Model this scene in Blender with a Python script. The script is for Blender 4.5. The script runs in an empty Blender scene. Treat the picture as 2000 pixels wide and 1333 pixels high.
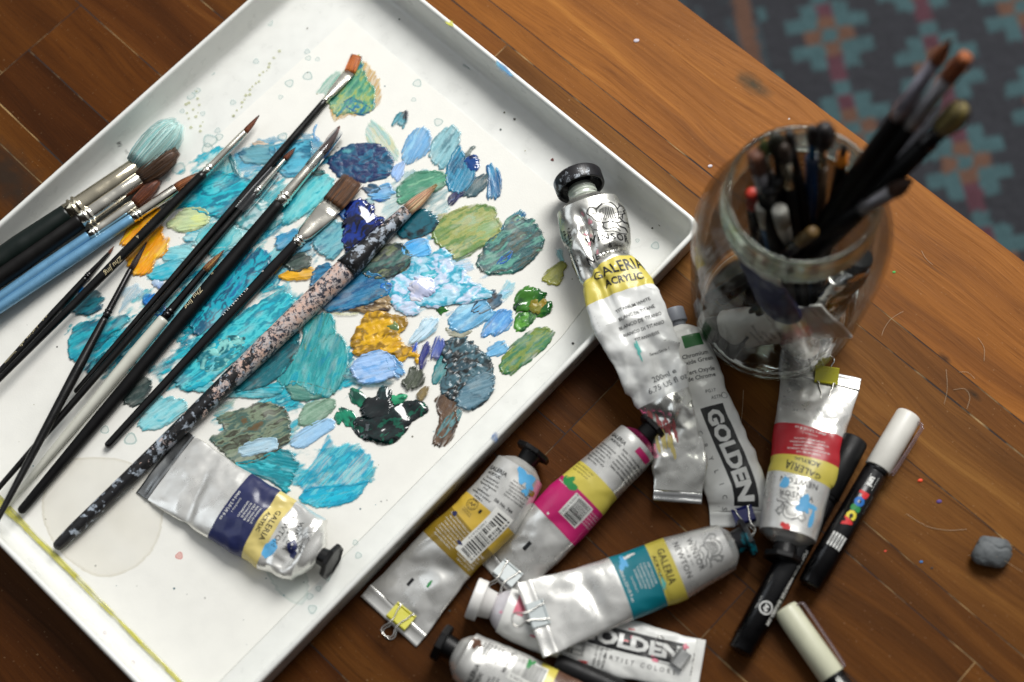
import bpy, bmesh, math, random
import numpy as np
from mathutils import Vector
random.seed(7); RNG = np.random.default_rng(7)
SC = bpy.context.scene; COL = SC.collection
PI = math.pi
# ------------------------------------------------------------------ camera
PXC = (1000.0, 666.5); FPX = 3000.0
_p, _r = math.radians(21), math.radians(-9.5)
FW = np.array([0, math.sin(_p), -math.cos(_p)]); _u = np.array([0, math.cos(_p), math.sin(_p)]); _x = np.array([1., 0, 0])
XR = math.cos(_r)*_x + math.sin(_r)*_u; UR = -math.sin(_r)*_x + math.cos(_r)*_u
CAM = -FW*960.0                      # millimetres; the table top is z = 0
def W(px, py, z=0.0):
    "world point (mm) at height z seen at a pixel of the 2000 px wide photograph"
    d = FPX*FW + XR*(px-PXC[0]) - UR*(py-PXC[1])
    return CAM + d*((z-CAM[2])/d[2])
def mmpx(p):
    return float((np.asarray(p)-CAM) @ FW)/FPX
cd = bpy.data.cameras.new('camera'); cam = bpy.data.objects.new('camera', cd); COL.objects.link(cam)
cd.sensor_width = 36; cd.lens = FPX/2000*36; cd.clip_start = 0.01; cd.clip_end = 50
from mathutils import Matrix
cam.matrix_world = Matrix([[XR[i], UR[i], -FW[i], CAM[i]*.001] for i in range(3)] + [[0, 0, 0, 1]])
cd.dof.use_dof = True; cd.dof.focus_distance = 0.972; cd.dof.aperture_fstop = 3.3; cd.dof.aperture_blades = 0
SC.camera = cam
# ------------------------------------------------------------------ light
wd = bpy.data.worlds.new('World'); SC.world = wd; wd.use_nodes = True
nt = wd.node_tree; bg = nt.nodes['Background']
# a dim room, brighter toward the window wall
tc = nt.nodes.new('ShaderNodeTexCoord'); sx = nt.nodes.new('ShaderNodeVectorMath'); sx.operation = 'DOT_PRODUCT'; sx.inputs[1].default_value = (.38, .60, .70); rp = nt.nodes.new('ShaderNodeValToRGB')
nt.links.new(tc.outputs['Generated'], sx.inputs[0]); nt.links.new(sx.outputs['Value'], rp.inputs[0]); nt.links.new(rp.outputs[0], bg.inputs['Color'])
rp.color_ramp.elements[0].color = (.06, .055, .05, 1); rp.color_ramp.elements[1].color = (1.9, 1.93, 1.97, 1)
bg.inputs['Strength'].default_value = 0.31
def area(name, loc, target, sx_, sy_, power, col):
    l = bpy.data.lights.new(name, 'AREA'); l.shape = 'RECTANGLE'; l.size = sx_; l.size_y = sy_; l.energy = power; l.color = col
    o = bpy.data.objects.new(name, l); COL.objects.link(o); o.location = loc
    o.rotation_euler = (Vector(target)-Vector(loc)).to_track_quat('-Z', 'Y').to_euler()
    return o
area('window_light', (1.0, 1.35, 1.75), (0.05, 0.05, 0), 1.2, 1.2, 80, (1.0, .985, .955))
area('room_light', (-1.9, .6, 1.6), (0, 0, 0), 1.2, 1.2, 7, (.86, .93, 1.0))
SC.view_settings.view_transform = 'Standard'; SC.view_settings.look = 'None'
SC.view_settings.exposure = -0.14; SC.view_settings.gamma = 1.0; SC.view_settings.use_curve_mapping = False
cy = SC.cycles; cy.max_bounces = 10; cy.transparent_max_bounces = 24; cy.transmission_bounces = 8; cy.caustics_reflective = False
cy.caustics_refractive = False; cy.sample_clamp_indirect = 4.0; cy.use_denoising = True
# ------------------------------------------------------------------ noise, colour
def s2l(c):
    c = np.asarray(c, float)/255.0
    return np.where(c <= .04045, c/12.92, ((c+.055)/1.055)**2.4)
def rgb(*c):
    return tuple(float(v) for v in s2l(c)) + (1.0,)
def _h(ix, iy, seed):
    h = (ix.astype(np.int64)*374761393 + iy.astype(np.int64)*668265263 + seed*1442695041) & 0xFFFFFFFF
    h = ((h ^ (h >> 13))*1274126177) & 0xFFFFFFFF
    return ((h ^ (h >> 16)) & 0xFFFF)/65535.0
def vn(x, y, seed=0):
    x = np.asarray(x, float); y = np.asarray(y, float); ix = np.floor(x); iy = np.floor(y); fx = x-ix; fy = y-iy
    fx = fx*fx*(3-2*fx); fy = fy*fy*(3-2*fy); ix = ix.astype(np.int64); iy = iy.astype(np.int64)
    a = _h(ix, iy, seed); b = _h(ix+1, iy, seed); c = _h(ix, iy+1, seed); d = _h(ix+1, iy+1, seed)
    return (a*(1-fx)+b*fx)*(1-fy) + (c*(1-fx)+d*fx)*fy
def lvn(x, y, seed=0):
    'piecewise-linear noise: flat facets that meet in creases'
    x = np.asarray(x, float); y = np.asarray(y, float); s = (x+y)*.366; ix = np.floor(x+s); iy = np.floor(y+s); t = (ix+iy)*.2113; x0 = x-ix+t; y0 = y-iy+t
    up = x0 > y0; ix = ix.astype(np.int64); iy = iy.astype(np.int64); u = x+s-ix; v = y+s-iy
    a = _h(ix, iy, seed); d = _h(ix+1, iy+1, seed); b = np.where(u > v, _h(ix+1, iy, seed), _h(ix, iy+1, seed)); hi = np.maximum(u, v); lo = np.minimum(u, v)
    return a+(b-a)*(hi-lo)+(d-a)*lo
def fbm(x, y, seed=0, o=4):
    s = 0; a = .5; t = 0
    for i in range(o):
        s = s + a*vn(x*2**i+i*17.3, y*2**i-i*9.1, seed+i*31); t += a; a *= .5
    return s/t
def sst(a, b, x):
    t = np.clip((x-a)/(b-a), 0, 1); return t*t*(3-2*t)
# ------------------------------------------------------------------ materials
MATS = {}
def nodes(name):
    m = bpy.data.materials.new(name); m.use_nodes = True
    return m, m.node_tree, m.node_tree.nodes['Principled BSDF']
def pm(name, col=(200, 200, 200), rough=.5, metal=0., coat=0., bump=0., bscale=400., spec=.5, var=0., trans=0., alpha=1., stretch=None, mottle=None):
    "principled material with procedural variation in colour, gloss and relief"
    if name in MATS: return MATS[name]
    m, t, b = nodes(name); N = t.nodes.new; L = t.links.new
    c = rgb(*col)
    b.inputs['Base Color'].default_value = c; b.inputs['Roughness'].default_value = rough; b.inputs['Metallic'].default_value = metal
    b.inputs['Coat Weight'].default_value = coat; b.inputs['Coat Roughness'].default_value = .15; b.inputs['Specular IOR Level'].default_value = spec
    b.inputs['Transmission Weight'].default_value = trans; b.inputs['Alpha'].default_value = alpha
    co = N('ShaderNodeTexCoord'); mp = N('ShaderNodeMapping'); L(co.outputs['Object'], mp.inputs[0])
    if stretch: mp.inputs['Scale'].default_value = stretch
    nz = N('ShaderNodeTexNoise'); nz.inputs['Scale'].default_value = bscale; nz.inputs['Detail'].default_value = 5; L(mp.outputs[0], nz.inputs['Vector'])
    if bump:
        bp = N('ShaderNodeBump'); bp.inputs['Strength'].default_value = bump; bp.inputs['Distance'].default_value = .0006
        L(nz.outputs[0], bp.inputs['Height']); L(bp.outputs[0], b.inputs['Normal'])
    n2 = N('ShaderNodeTexNoise'); n2.inputs['Scale'].default_value = 90; n2.inputs['Detail'].default_value = 6; L(co.outputs['Object'], n2.inputs['Vector'])
    mr = N('ShaderNodeMapRange'); mr.inputs['From Min'].default_value = .35; mr.inputs['From Max'].default_value = .65
    mr.inputs['To Min'].default_value = max(0.02, rough-.08); mr.inputs['To Max'].default_value = rough+.1
    L(n2.outputs[0], mr.inputs['Value']); L(mr.outputs[0], b.inputs['Roughness'])
    mx = N('ShaderNodeMix'); mx.data_type = 'RGBA'; mx.blend_type = 'MULTIPLY'; mx.inputs[0].default_value = 1
    mx.inputs[6].default_value = c
    cr = N('ShaderNodeValToRGB'); cr.color_ramp.elements[0].position = .3; cr.color_ramp.elements[1].position = .6
    v = 1-(var or .08); cr.color_ramp.elements[0].color = (v, v, v, 1); L(n2.outputs[0], cr.inputs[0]); L(cr.outputs[0], mx.inputs[7])
    out = mx.outputs[2]
    if mottle:
        n3 = N('ShaderNodeTexNoise'); n3.inputs['Scale'].default_value = mottle[1]; n3.inputs['Detail'].default_value = 8; n3.inputs['Roughness'].default_value = .7
        L(co.outputs['Object'], n3.inputs['Vector'])
        c3 = N('ShaderNodeValToRGB'); c3.color_ramp.elements[0].position = mottle[2]; c3.color_ramp.elements[1].position = mottle[2]+.03
        L(n3.outputs[0], c3.inputs[0])
        m3 = N('ShaderNodeMix'); m3.data_type = 'RGBA'; L(c3.outputs[0], m3.inputs[0]); L(out, m3.inputs[6]); m3.inputs[7].default_value = rgb(*mottle[0]); out = m3.outputs[2]
    L(out, b.inputs['Base Color'])
    MATS[name] = m; return m
def attrmat(name, rough=.4, coat=0., bump=0., bscale=900., alpha=False, metal=0., sheen=0.):
    "colour (and alpha) come from the mesh's own colour attribute Col"
    if name in MATS: return MATS[name]
    m, t, b = nodes(name); N = t.nodes.new; L = t.links.new
    a = N('ShaderNodeAttribute'); a.attribute_name = 'Col'; L(a.outputs['Color'], b.inputs['Base Color'])
    if alpha: L(a.outputs['Alpha'], b.inputs['Alpha'])
    b.inputs['Roughness'].default_value = rough; b.inputs['Coat Weight'].default_value = coat; b.inputs['Metallic'].default_value = metal
    b.inputs['Sheen Weight'].default_value = sheen
    if bump:
        co = N('ShaderNodeTexCoord'); nz = N('ShaderNodeTexNoise'); nz.inputs['Scale'].default_value = bscale; nz.inputs['Detail'].default_value = 4
        L(co.outputs['Object'], nz.inputs['Vector']); bp = N('ShaderNodeBump'); bp.inputs['Strength'].default_value = bump; bp.inputs['Distance'].default_value = .0005
        L(nz.outputs[0], bp.inputs['Height']); L(bp.outputs[0], b.inputs['Normal'])
    MATS[name] = m; return m
# ------------------------------------------------------------------ scene objects
WLOC = {}
def thing(name, label, cat, loc, group=None):
    o = bpy.data.objects.new(name, None); COL.objects.link(o); o.empty_display_size = .01
    o.location = Vector([float(v)*.001 for v in loc]); o['label'] = label; o['category'] = cat
    if group: o['group'] = group
    WLOC[o.name] = np.array(loc, float); return o
def mk(name, V, F, mat, parent=None, col=None, smooth=True, label=None, uvw=None, loc=None):
    "link ONE mesh; V in world mm"
    V = np.asarray(V, float)
    o0 = WLOC[parent.name] if parent is not None else (np.array(loc, float) if loc is not None else np.zeros(3))
    me = bpy.data.meshes.new(name); me.from_pydata(((V-o0)*.001).tolist(), [], F if isinstance(F, list) else F.tolist())
    if mat is not None: me.materials.append(mat)
    if col is not None:
        c = np.asarray(col, np.float32)
        if c.shape[1] == 3: c = np.hstack([c, np.ones((len(c), 1), np.float32)])
        at = me.color_attributes.new('Col', 'FLOAT_COLOR', 'POINT'); at.data.foreach_set('color', c.ravel())
    if uvw is not None:
        at = me.attributes.new('wuv', 'FLOAT_VECTOR', 'POINT'); at.data.foreach_set('vector', np.asarray(uvw, np.float32).ravel())
    if smooth: me.polygons.foreach_set('use_smooth', [True]*len(me.polygons))
    me.update()
    o = bpy.data.objects.new(name, me); COL.objects.link(o)
    if parent is not None: o.parent = parent; WLOC[o.name] = o0
    else: o.location = Vector((o0*.001).tolist()); WLOC[o.name] = o0
    if label: o['label'] = label
    return o
def tag(o, label, cat, group=None, kind=None):
    if kind: o['kind'] = kind
    if label: o['label'] = label
    if cat: o['category'] = cat
    if group: o['group'] = group
    return o
class MB:
    def __init__(s): s.V = []; s.F = []; s.C = []
    def add(s, V, F, c=None):
        n = len(s.V); s.V += [tuple(map(float, v)) for v in V]; s.F += [tuple(int(i)+n for i in f) for f in F]
        if c is not None:
            c = np.asarray(c, float)
            s.C += [tuple(c)]*len(V) if c.ndim == 1 else [tuple(q) for q in c]
    def out(s, name, mat, parent=None, smooth=True, **k):
        return mk(name, s.V, s.F, mat, parent, col=(s.C if s.C else None), smooth=smooth, **k)
def gridF(n, m, wrap=False):
    i = np.arange(n-1)[:, None]; j = np.arange(m if wrap else m-1)[None, :]; j2 = (j+1) % m
    return np.stack([(i*m+j), (i*m+j2), ((i+1)*m+j2), ((i+1)*m+j)], -1).reshape(-1, 4)
def frame(A, B):
    d = np.asarray(B, float)-A; L = np.linalg.norm(d); d = d/L
    up = np.array([0, 0, 1.]) if abs(d[2]) < .9 else np.array([0, 1., 0])
    l = np.cross(up, d); l /= np.linalg.norm(l); n = np.cross(d, l)       # d forward, l heading-left, n up
    return d, l, n, L
def rings(A, B, prof, seg=24, flat=1., cap=True):
    "loft circles about the axis A->B: prof = [(mm along, radius[, flatness])]"
    d, l, n, L = frame(A, B); V = []
    th = np.arange(seg)*2*PI/seg
    for q in prof:
        fl = q[2] if len(q) > 2 else flat
        V.append(np.asarray(A)+d*q[0]+np.outer(np.sin(th), l)*q[1]*(1 if fl >= 1 or True else 1)+np.outer(np.cos(th), n)*q[1]*fl)
    V = np.vstack(V); F = [tuple(f) for f in gridF(len(prof), seg, True)]
    if cap: F += [tuple(range(seg))[::-1], tuple(range((len(prof)-1)*seg, len(prof)*seg))]
    return V, F
def polytube(P, r, seg=8):
    P = np.asarray(P, float); n = len(P); V = []
    T = np.gradient(P, axis=0); T /= np.linalg.norm(T, axis=1)[:, None]+1e-9
    up = np.array([0, 0, 1.]); a = np.arange(seg)*2*PI/seg
    for i in range(n):
        l = np.cross(up, T[i])
        if np.linalg.norm(l) < .2: l = np.cross([1., 0, 0], T[i])
        l /= np.linalg.norm(l); nn = np.cross(T[i], l); rr = r[i] if hasattr(r, '__len__') else r
        V.append(P[i]+np.outer(np.cos(a), l)*rr+np.outer(np.sin(a), nn)*rr)
    return np.vstack(V), [tuple(f) for f in gridF(n, seg, True)]+[tuple(range(seg))[::-1], tuple(range((n-1)*seg, n*seg))]
def crom(P, n=8, closed=True):
    P = np.asarray(P, float); k = len(P); out = []
    for i in range(k if closed else k-1):
        if closed: a, b, c, d = P[(i-1) % k], P[i], P[(i+1) % k], P[(i+2) % k]
        else: a, b, c, d = P[max(i-1, 0)], P[i], P[i+1], P[min(i+2, k-1)]
        for j in range(n):
            t = j/n; out.append(.5*((2*b)+(c-a)*t+(2*a-5*b+4*c-d)*t*t+(3*b-a-3*c+d)*t**3))
    if not closed: out.append(P[-1])
    return np.array(out)
def box(c, sx_, sy_, sz, d=(1, 0, 0), l=(0, 1, 0), n=(0, 0, 1)):
    d, l, n = map(np.asarray, (d, l, n)); V = [np.asarray(c)+d*sx_*i+l*sy_*j+n*sz*k for k in (-.5, .5) for i, j in ((-.5, -.5), (.5, -.5), (.5, .5), (-.5, .5))]
    return V, [(3, 2, 1, 0), (4, 5, 6, 7), (0, 1, 5, 4), (1, 2, 6, 5), (2, 3, 7, 6), (3, 0, 4, 7)]
# ------------------------------------------------------------------ lettering
_TX = {}
def text2d(s, bold=0., space=1., shear=0.):
    "triangulated 2-D outline of a line of text; cap height 1, origin at its centre"
    k = (s, bold, space, shear)
    if k in _TX: return _TX[k]
    cu = bpy.data.curves.new('t', 'FONT'); cu.body = s; cu.size = 1.0; cu.offset = bold; cu.space_character = space; cu.shear = shear
    cu.resolution_u = 2; cu.fill_mode = 'FRONT'
    ob = bpy.data.objects.new('t', cu); COL.objects.link(ob)
    dg = bpy.context.evaluated_depsgraph_get(); me = bpy.data.meshes.new_from_object(ob.evaluated_get(dg))
    bm = bmesh.new(); bm.from_mesh(me); bmesh.ops.triangulate(bm, faces=bm.faces[:])
    V = np.array([v.co[:2] for v in bm.verts]) if len(bm.verts) else np.zeros((0, 2)); F = [tuple(v.index for v in f.verts) for f in bm.faces]
    bm.free(); bpy.data.objects.remove(ob); bpy.data.curves.remove(cu); bpy.data.meshes.remove(me)
    if len(V): V = (V-[(V[:, 0].min()+V[:, 0].max())/2, .35])/.72
    _TX[k] = (V, F); return V, F
def subdiv2d(V, F, mx):
    bm = bmesh.new(); vs = [bm.verts.new((x, y, 0)) for x, y in V]
    for f in F:
        try: bm.faces.new([vs[i] for i in f])
        except ValueError: pass
    for _ in range(4):
        e = [e for e in bm.edges if e.calc_length() > mx]
        if not e: break
        bmesh.ops.subdivide_edges(bm, edges=e, cuts=1); bmesh.ops.triangulate(bm, faces=bm.faces[:])
    bm.verts.index_update(); V = np.array([v.co[:2] for v in bm.verts]); F = [tuple(v.index for v in f.verts) for f in bm.faces]; bm.free(); return V, F
NAMES = {}
class Ink:
    "collects lettering, lines and patches that lie on a surface, by colour"
    def __init__(s, surf): s.s = surf; s.m = {}; s.dz = 0.
    def put(s, V, F, key, off):
        if not len(V): return
        P = s.s.map(V[:, 0], V[:, 1], off+s.dz); sep = NAMES.get(key, '').startswith(('label', 'paint')); s.m.setdefault((key, len(s.m)) if sep else key, MB()).add(P, F)
    def text(s, st, a, b, size, key='black', mode='across', bold=0., space=1., shear=0., off=.14, fit=None, align='c'):
        "across: reads along +b with tops toward the cap (-a); along: reads along +a with tops toward +b"
        V, F = text2d(st, bold, space, shear)
        if not len(V): return
        V = V*size
        if fit: V = V*[fit/(V[:, 0].max()-V[:, 0].min()), 1]
        if align == 'l': V = V-[V[:, 0].min(), 0]
        if size > 3: V, F = subdiv2d(V, F, 1.2)
        Q = np.stack([a-V[:, 1], b+V[:, 0]], 1) if mode == 'across' else np.stack([a+V[:, 0], b+V[:, 1]], 1)
        s.put(Q, F, key, off)
    def rect(s, a0, a1, b0, b1, key, off=.1, step=1.2):
        n = max(2, int(abs(a1-a0)/step)+2); m = max(2, int(abs(b1-b0)/step)+2)
        A, B = np.meshgrid(np.linspace(a0, a1, n), np.linspace(b0, b1, m), indexing='ij')
        s.put(np.stack([A.ravel(), B.ravel()], 1), [tuple(f) for f in gridF(n, m)], key, off)
    def line(s, pts, w, key, off=.14, smooth=True):
        P = crom(pts, 5, False) if smooth and len(pts) > 2 else np.asarray(pts, float)
        T = np.gradient(P, axis=0); T /= np.linalg.norm(T, axis=1)[:, None]+1e-9; N_ = np.stack([-T[:, 1], T[:, 0]], 1)*w/2
        V = np.empty((len(P)*2, 2)); V[0::2] = P+N_; V[1::2] = P-N_
        s.put(V, [(2*i, 2*i+1, 2*i+3, 2*i+2) for i in range(len(P)-1)], key, off)
    def blob(s, a, b, ra, rb, key, off=.16, seed=0, n=26, rag=.35):
        th = np.arange(n)*2*PI/n; r = 1+rag*(vn(np.cos(th)*1.7+5, np.sin(th)*1.7+5, seed)*2-1)
        V = np.vstack([[a, b]]+[[a+ra*f*r[i]*math.cos(th[i]), b+rb*f*r[i]*math.sin(th[i])] for f in (.5, 1) for i in range(n)])
        F = [(0, 1+i, 1+(i+1) % n) for i in range(n)]+[(1+i, 1+n+i, 1+n+(i+1) % n, 1+(i+1) % n) for i in range(n)]
        s.put(V, F, key, off)
    def done(s, parent, names, inks):
        for k, mb in s.m.items():
            k = k[0] if isinstance(k, tuple) else k; mb.out(NAMES.get(k, 'lettering'), inks[k], parent)
class Cyl:
    "surface of a round stick about A->B; b is arc length from the top, heading-left positive"
    def __init__(s, A, B, prof): s.A = np.asarray(A, float); s.d, s.l, s.n, s.L = frame(A, B); s.p = np.array([q[:2] for q in prof])
    def map(s, a, b, off):
        r = np.interp(a, s.p[:, 0], s.p[:, 1]); t = b/r; r = r+off
        return s.A+np.outer(a, s.d)+np.outer(r*np.sin(t), s.l)+np.outer(r*np.cos(t), s.n)
INK = {}
def ink(k):
    if k not in INK:
        c = {'black': (18, 18, 20), 'white': (228, 228, 224), 'gold': (205, 190, 150), 'navy': (26, 34, 82), 'yellow': (212, 196, 84), 'red': (178, 22, 36), 'teal': (0, 122, 136),
             'magenta': (196, 28, 106), 'ochre': (138, 112, 26), 'amber': (204, 170, 60), 'grey': (120, 122, 124), 'paper': (224, 224, 218), 'green': (34, 110, 48), 'pink': (226, 120, 140),
             'sky': (92, 176, 226), 'umber': (96, 66, 50), 'blue': (30, 110, 190), 'brightred': (214, 38, 40), 'leaf': (40, 140, 70), 'lemon': (228, 210, 60), 'aqua': (110, 205, 195)}[k]
        INK[k] = pm('ink_'+k, c, .42, coat=.25 if k != 'black' else 0, var=.1)
    return INK[k]
class Inks(dict):
    def __missing__(s, k): return ink(k)
INKS = Inks()
# ------------------------------------------------------------------ table (u along the planks, v across them)
_a = math.radians(-52.6); UD = np.array([math.cos(_a), math.sin(_a)]); VD = np.array([-UD[1], UD[0]])
def uv(u, v, z=0.): return np.array([UD[0]*u+VD[0]*v, UD[1]*u+VD[1]*v, z])
def touv(p): return float(p[0]*UD[0]+p[1]*UD[1]), float(p[0]*VD[0]+p[1]*VD[1])
EDGE = 254.2
def wood():
    m, t, b = nodes('acacia_wood'); N = t.nodes.new; L = t.links.new
    at = N('ShaderNodeAttribute'); at.attribute_name = 'wuv'; tone = N('ShaderNodeAttribute'); tone.attribute_name = 'Col'
    def mp(scale, src):
        q = N('ShaderNodeMapping'); q.inputs['Scale'].default_value = scale; L(src, q.inputs[0]); return q.outputs[0]
    def nz(vec, sc, det, ro=.55, dist=0.):
        q = N('ShaderNodeTexNoise'); q.inputs['Scale'].default_value = sc; q.inputs['Detail'].default_value = det; q.inputs['Roughness'].default_value = ro; q.inputs['Distortion'].default_value = dist
        L(vec, q.inputs['Vector']); return q.outputs[0]
    def ramp(src, st):
        q = N('ShaderNodeValToRGB'); e = q.color_ramp.elements
        while len(e) < len(st): e.new(.5)
        for k, (p_, c_) in enumerate(st): e[k].position = p_; e[k].color = c_
        L(src, q.inputs[0]); return q.outputs[0]
    def mix(kind, f, a_, b_):
        q = N('ShaderNodeMix'); q.data_type = 'RGBA'; q.blend_type = kind
        if isinstance(f, float): q.inputs[0].default_value = f
        else: L(f, q.inputs[0])
        for s_, i_ in ((a_, 6), (b_, 7)):
            if isinstance(s_, tuple): q.inputs[i_].default_value = s_
            else: L(s_, q.inputs[i_])
        return q.outputs[2]
    # warp so the figure wanders like grain
    wv = N('ShaderNodeTexNoise'); wv.inputs['Scale'].default_value = 1.0; wv.inputs['Detail'].default_value = 2; L(mp((5, 14, 1), at.outputs['Vector']), wv.inputs['Vector'])
    sub = N('ShaderNodeVectorMath'); sub.operation = 'MULTIPLY_ADD'; L(wv.outputs['Color'], sub.inputs[0]); sub.inputs[1].default_value = (.0, .035, 0); L(at.outputs['Vector'], sub.inputs[2])
    P_ = sub.outputs[0]
    broad = nz(mp((2.6, 34, 1), P_), 1.0, 4, .55, .8)
    fine = nz(mp((7, 420, 1), P_), 1.0, 5, .6)
    hair = nz(mp((26, 2300, 1), P_), 1.0, 3, .6)
    pore = nz(mp((60, 1900, 1), P_), 1.0, 1, .5)
    c1 = ramp(broad, [(.20, rgb(68, 39, 14)), (.42, rgb(94, 56, 20)), (.60, rgb(112, 70, 27)), (.82, rgb(140, 96, 44))])
    c2 = ramp(fine, [(.3, (.80, .77, .73, 1)), (.5, (.97, .97, .96, 1)), (.7, (1.08, 1.08, 1.05, 1))])
    c3 = ramp(hair, [(.35, (.74, .70, .66, 1)), (.6, (1.06, 1.06, 1.06, 1))])
    c4 = ramp(pore, [(.30, (.42, .34, .28, 1)), (.37, (1, 1, 1, 1))])
    c = mix('MULTIPLY', 1.0, c1, c2); c = mix('MULTIPLY', .8, c, c3); c = mix('MULTIPLY', .55, c, c4)
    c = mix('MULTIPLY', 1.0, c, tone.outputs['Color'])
    # dark mineral streaks and two knots, in table coordinates
    g = N('ShaderNodeTexCoord')
    st = nz(mp((3, 70, 1), P_), 1.3, 4, .6, 1.0); c = mix('MULTIPLY', ramp(st, [(.66, (0, 0, 0, 1)), (.74, (1, 1, 1, 1))]), c, (.42, .36, .30, 1))
    for (kx, ky, rad, colk) in KNOTS:
        k = W(kx, ky)*.001
        dv = N('ShaderNodeVectorMath'); dv.operation = 'SUBTRACT'; L(g.outputs['Object'], dv.inputs[0]); dv.inputs[1].default_value = (float(k[0]), float(k[1]), 0)
        rot = N('ShaderNodeMapping'); rot.inputs['Rotation'].default_value = (0, 0, -_a); rot.inputs['Scale'].default_value = (1, 1, 1); L(dv.outputs[0], rot.inputs[0])
        s3 = N('ShaderNodeMapping'); s3.inputs['Scale'].default_value = (.55, 1.25, 0); L(rot.outputs[0], s3.inputs[0])
        nn = N('ShaderNodeTexNoise'); nn.inputs['Scale'].default_value = 110; nn.inputs['Detail'].default_value = 4; L(g.outputs['Object'], nn.inputs['Vector'])
        ln = N('ShaderNodeVectorMath'); ln.operation = 'LENGTH'; L(s3.outputs[0], ln.inputs[0])
        ad = N('ShaderNodeMath'); ad.operation = 'MULTIPLY_ADD'; L(nn.outputs[0], ad.inputs[0]); ad.inputs[1].default_value = rad*.0011; L(ln.outputs['Value'], ad.inputs[2])
        f1 = N('ShaderNodeMapRange'); f1.inputs['From Min'].default_value = rad*.0016; f1.inputs['From Max'].default_value = rad*.0007; L(ad.outputs[0], f1.inputs['Value'])
        c = mix('MIX', f1.outputs[0], c, colk)
    du = N('ShaderNodeTexNoise'); du.inputs['Scale'].default_value = 620; du.inputs['Detail'].default_value = 2; L(g.outputs['Object'], du.inputs['Vector'])
    c = mix('MIX', ramp(du.outputs[0], [(.70, (0, 0, 0, 1)), (.76, (.35, .35, .35, 1))]), c, rgb(190, 160, 120))
    L(c, b.inputs['Base Color'])
    r = ramp(fine, [(.3, (.52, .52, .52, 1)), (.7, (.40, .40, .40, 1))]); L(r, b.inputs['Roughness']); b.inputs['Specular IOR Level'].default_value = .12; b.inputs['Specular Tint'].default_value = (1, .86, .66, 1)
    hs = N('ShaderNodeMath'); hs.operation = 'ADD'; L(hair, hs.inputs[0]); L(pore, hs.inputs[1])
    bp = N('ShaderNodeBump'); bp.inputs['Strength'].default_value = .22; bp.inputs['Distance'].default_value = .0004; L(hs.outputs[0], bp.inputs['Height']); L(bp.outputs[0], b.inputs['Normal'])
    return m
KNOTS = [(1472, 166, 9, rgb(58, 46, 30)), (18, 350, 26, rgb(48, 36, 28)), (1903, 772, 3.5, rgb(40, 26, 16)), (1845, 700, 3, rgb(70, 40, 20))]
WOOD = wood()
table = thing('wooden_table', 'brown oiled acacia plank table top under the tray, jar and paint tubes', 'table', (0, 0, 0))
# planks: (u0, u1, v0, v1, tone); window sheen is painted into the lighter tones toward EDGE
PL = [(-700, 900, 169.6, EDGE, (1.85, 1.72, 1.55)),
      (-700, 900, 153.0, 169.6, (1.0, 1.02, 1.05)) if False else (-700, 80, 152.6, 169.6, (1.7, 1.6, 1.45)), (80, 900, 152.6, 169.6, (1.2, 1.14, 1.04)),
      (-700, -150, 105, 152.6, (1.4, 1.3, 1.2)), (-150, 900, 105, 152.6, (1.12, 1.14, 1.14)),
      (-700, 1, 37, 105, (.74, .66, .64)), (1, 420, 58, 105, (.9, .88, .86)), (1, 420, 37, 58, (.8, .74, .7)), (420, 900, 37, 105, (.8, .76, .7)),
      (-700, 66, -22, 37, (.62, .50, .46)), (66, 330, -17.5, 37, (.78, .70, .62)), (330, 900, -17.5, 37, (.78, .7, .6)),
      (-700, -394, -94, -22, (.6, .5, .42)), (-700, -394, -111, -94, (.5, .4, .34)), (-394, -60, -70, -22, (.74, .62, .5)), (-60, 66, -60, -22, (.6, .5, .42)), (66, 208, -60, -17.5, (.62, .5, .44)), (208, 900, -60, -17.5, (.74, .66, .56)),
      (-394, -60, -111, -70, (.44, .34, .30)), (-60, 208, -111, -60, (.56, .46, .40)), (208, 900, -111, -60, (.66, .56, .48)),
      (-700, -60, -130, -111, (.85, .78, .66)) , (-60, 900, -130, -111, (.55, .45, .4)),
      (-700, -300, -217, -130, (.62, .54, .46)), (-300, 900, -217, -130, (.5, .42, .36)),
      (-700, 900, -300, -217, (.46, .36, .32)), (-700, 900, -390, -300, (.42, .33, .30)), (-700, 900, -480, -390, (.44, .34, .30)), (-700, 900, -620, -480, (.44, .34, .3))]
mb = MB(); UVW = []
for i, (u0, u1, v0, v1, tn) in enumerate(PL):
    g = .3; jx = random.uniform(-3, 3); jy = random.uniform(-3, 3)
    nu = int((u1-u0)/6)+2; us = np.linspace(u0+g, u1-g, nu); V = []; Q = []
    for s in range(2):
        for k, u in enumerate(us):
            e = g*(.3+1.9*float(vn(np.array(u/23.), np.array(v0*3.1+i+s*7.), 3))**2)
            v = (v0+e) if s == 0 else (v1-(e if v1 != EDGE else 0))
            for z in ((-14, -.35, 0) if s == 0 else (0, -.35, -14)):
                vv = v if z == 0 else (v-(.18 if s == 0 else -.18))
                V.append(uv(u, vv+((.18 if s == 0 else -.18) if z == 0 else 0), z)); Q.append((u*.001+jx, v*.001+jy, z*.001))
    n = nu*3
    F = []
    for k in range(nu-1):
        for c_ in range(2): F.append((k*3+c_, k*3+c_+1, (k+1)*3+c_+1, (k+1)*3+c_))
        F.append((k*3+2, n+k*3, n+(k+1)*3, (k+1)*3+2))
        for c_ in range(2): F.append((n+k*3+c_, n+k*3+c_+1, n+(k+1)*3+c_+1, n+(k+1)*3+c_))
    F += [(0, 1, 2, n, n+1, n+2)[::-1], tuple((nu-1)*3+q for q in (0, 1, 2))+tuple(n+(nu-1)*3+q for q in (0, 1, 2))]
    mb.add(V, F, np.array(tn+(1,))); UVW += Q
mk('plank_top', mb.V, mb.F, WOOD, table, col=mb.C, uvw=UVW, smooth=False)
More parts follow.
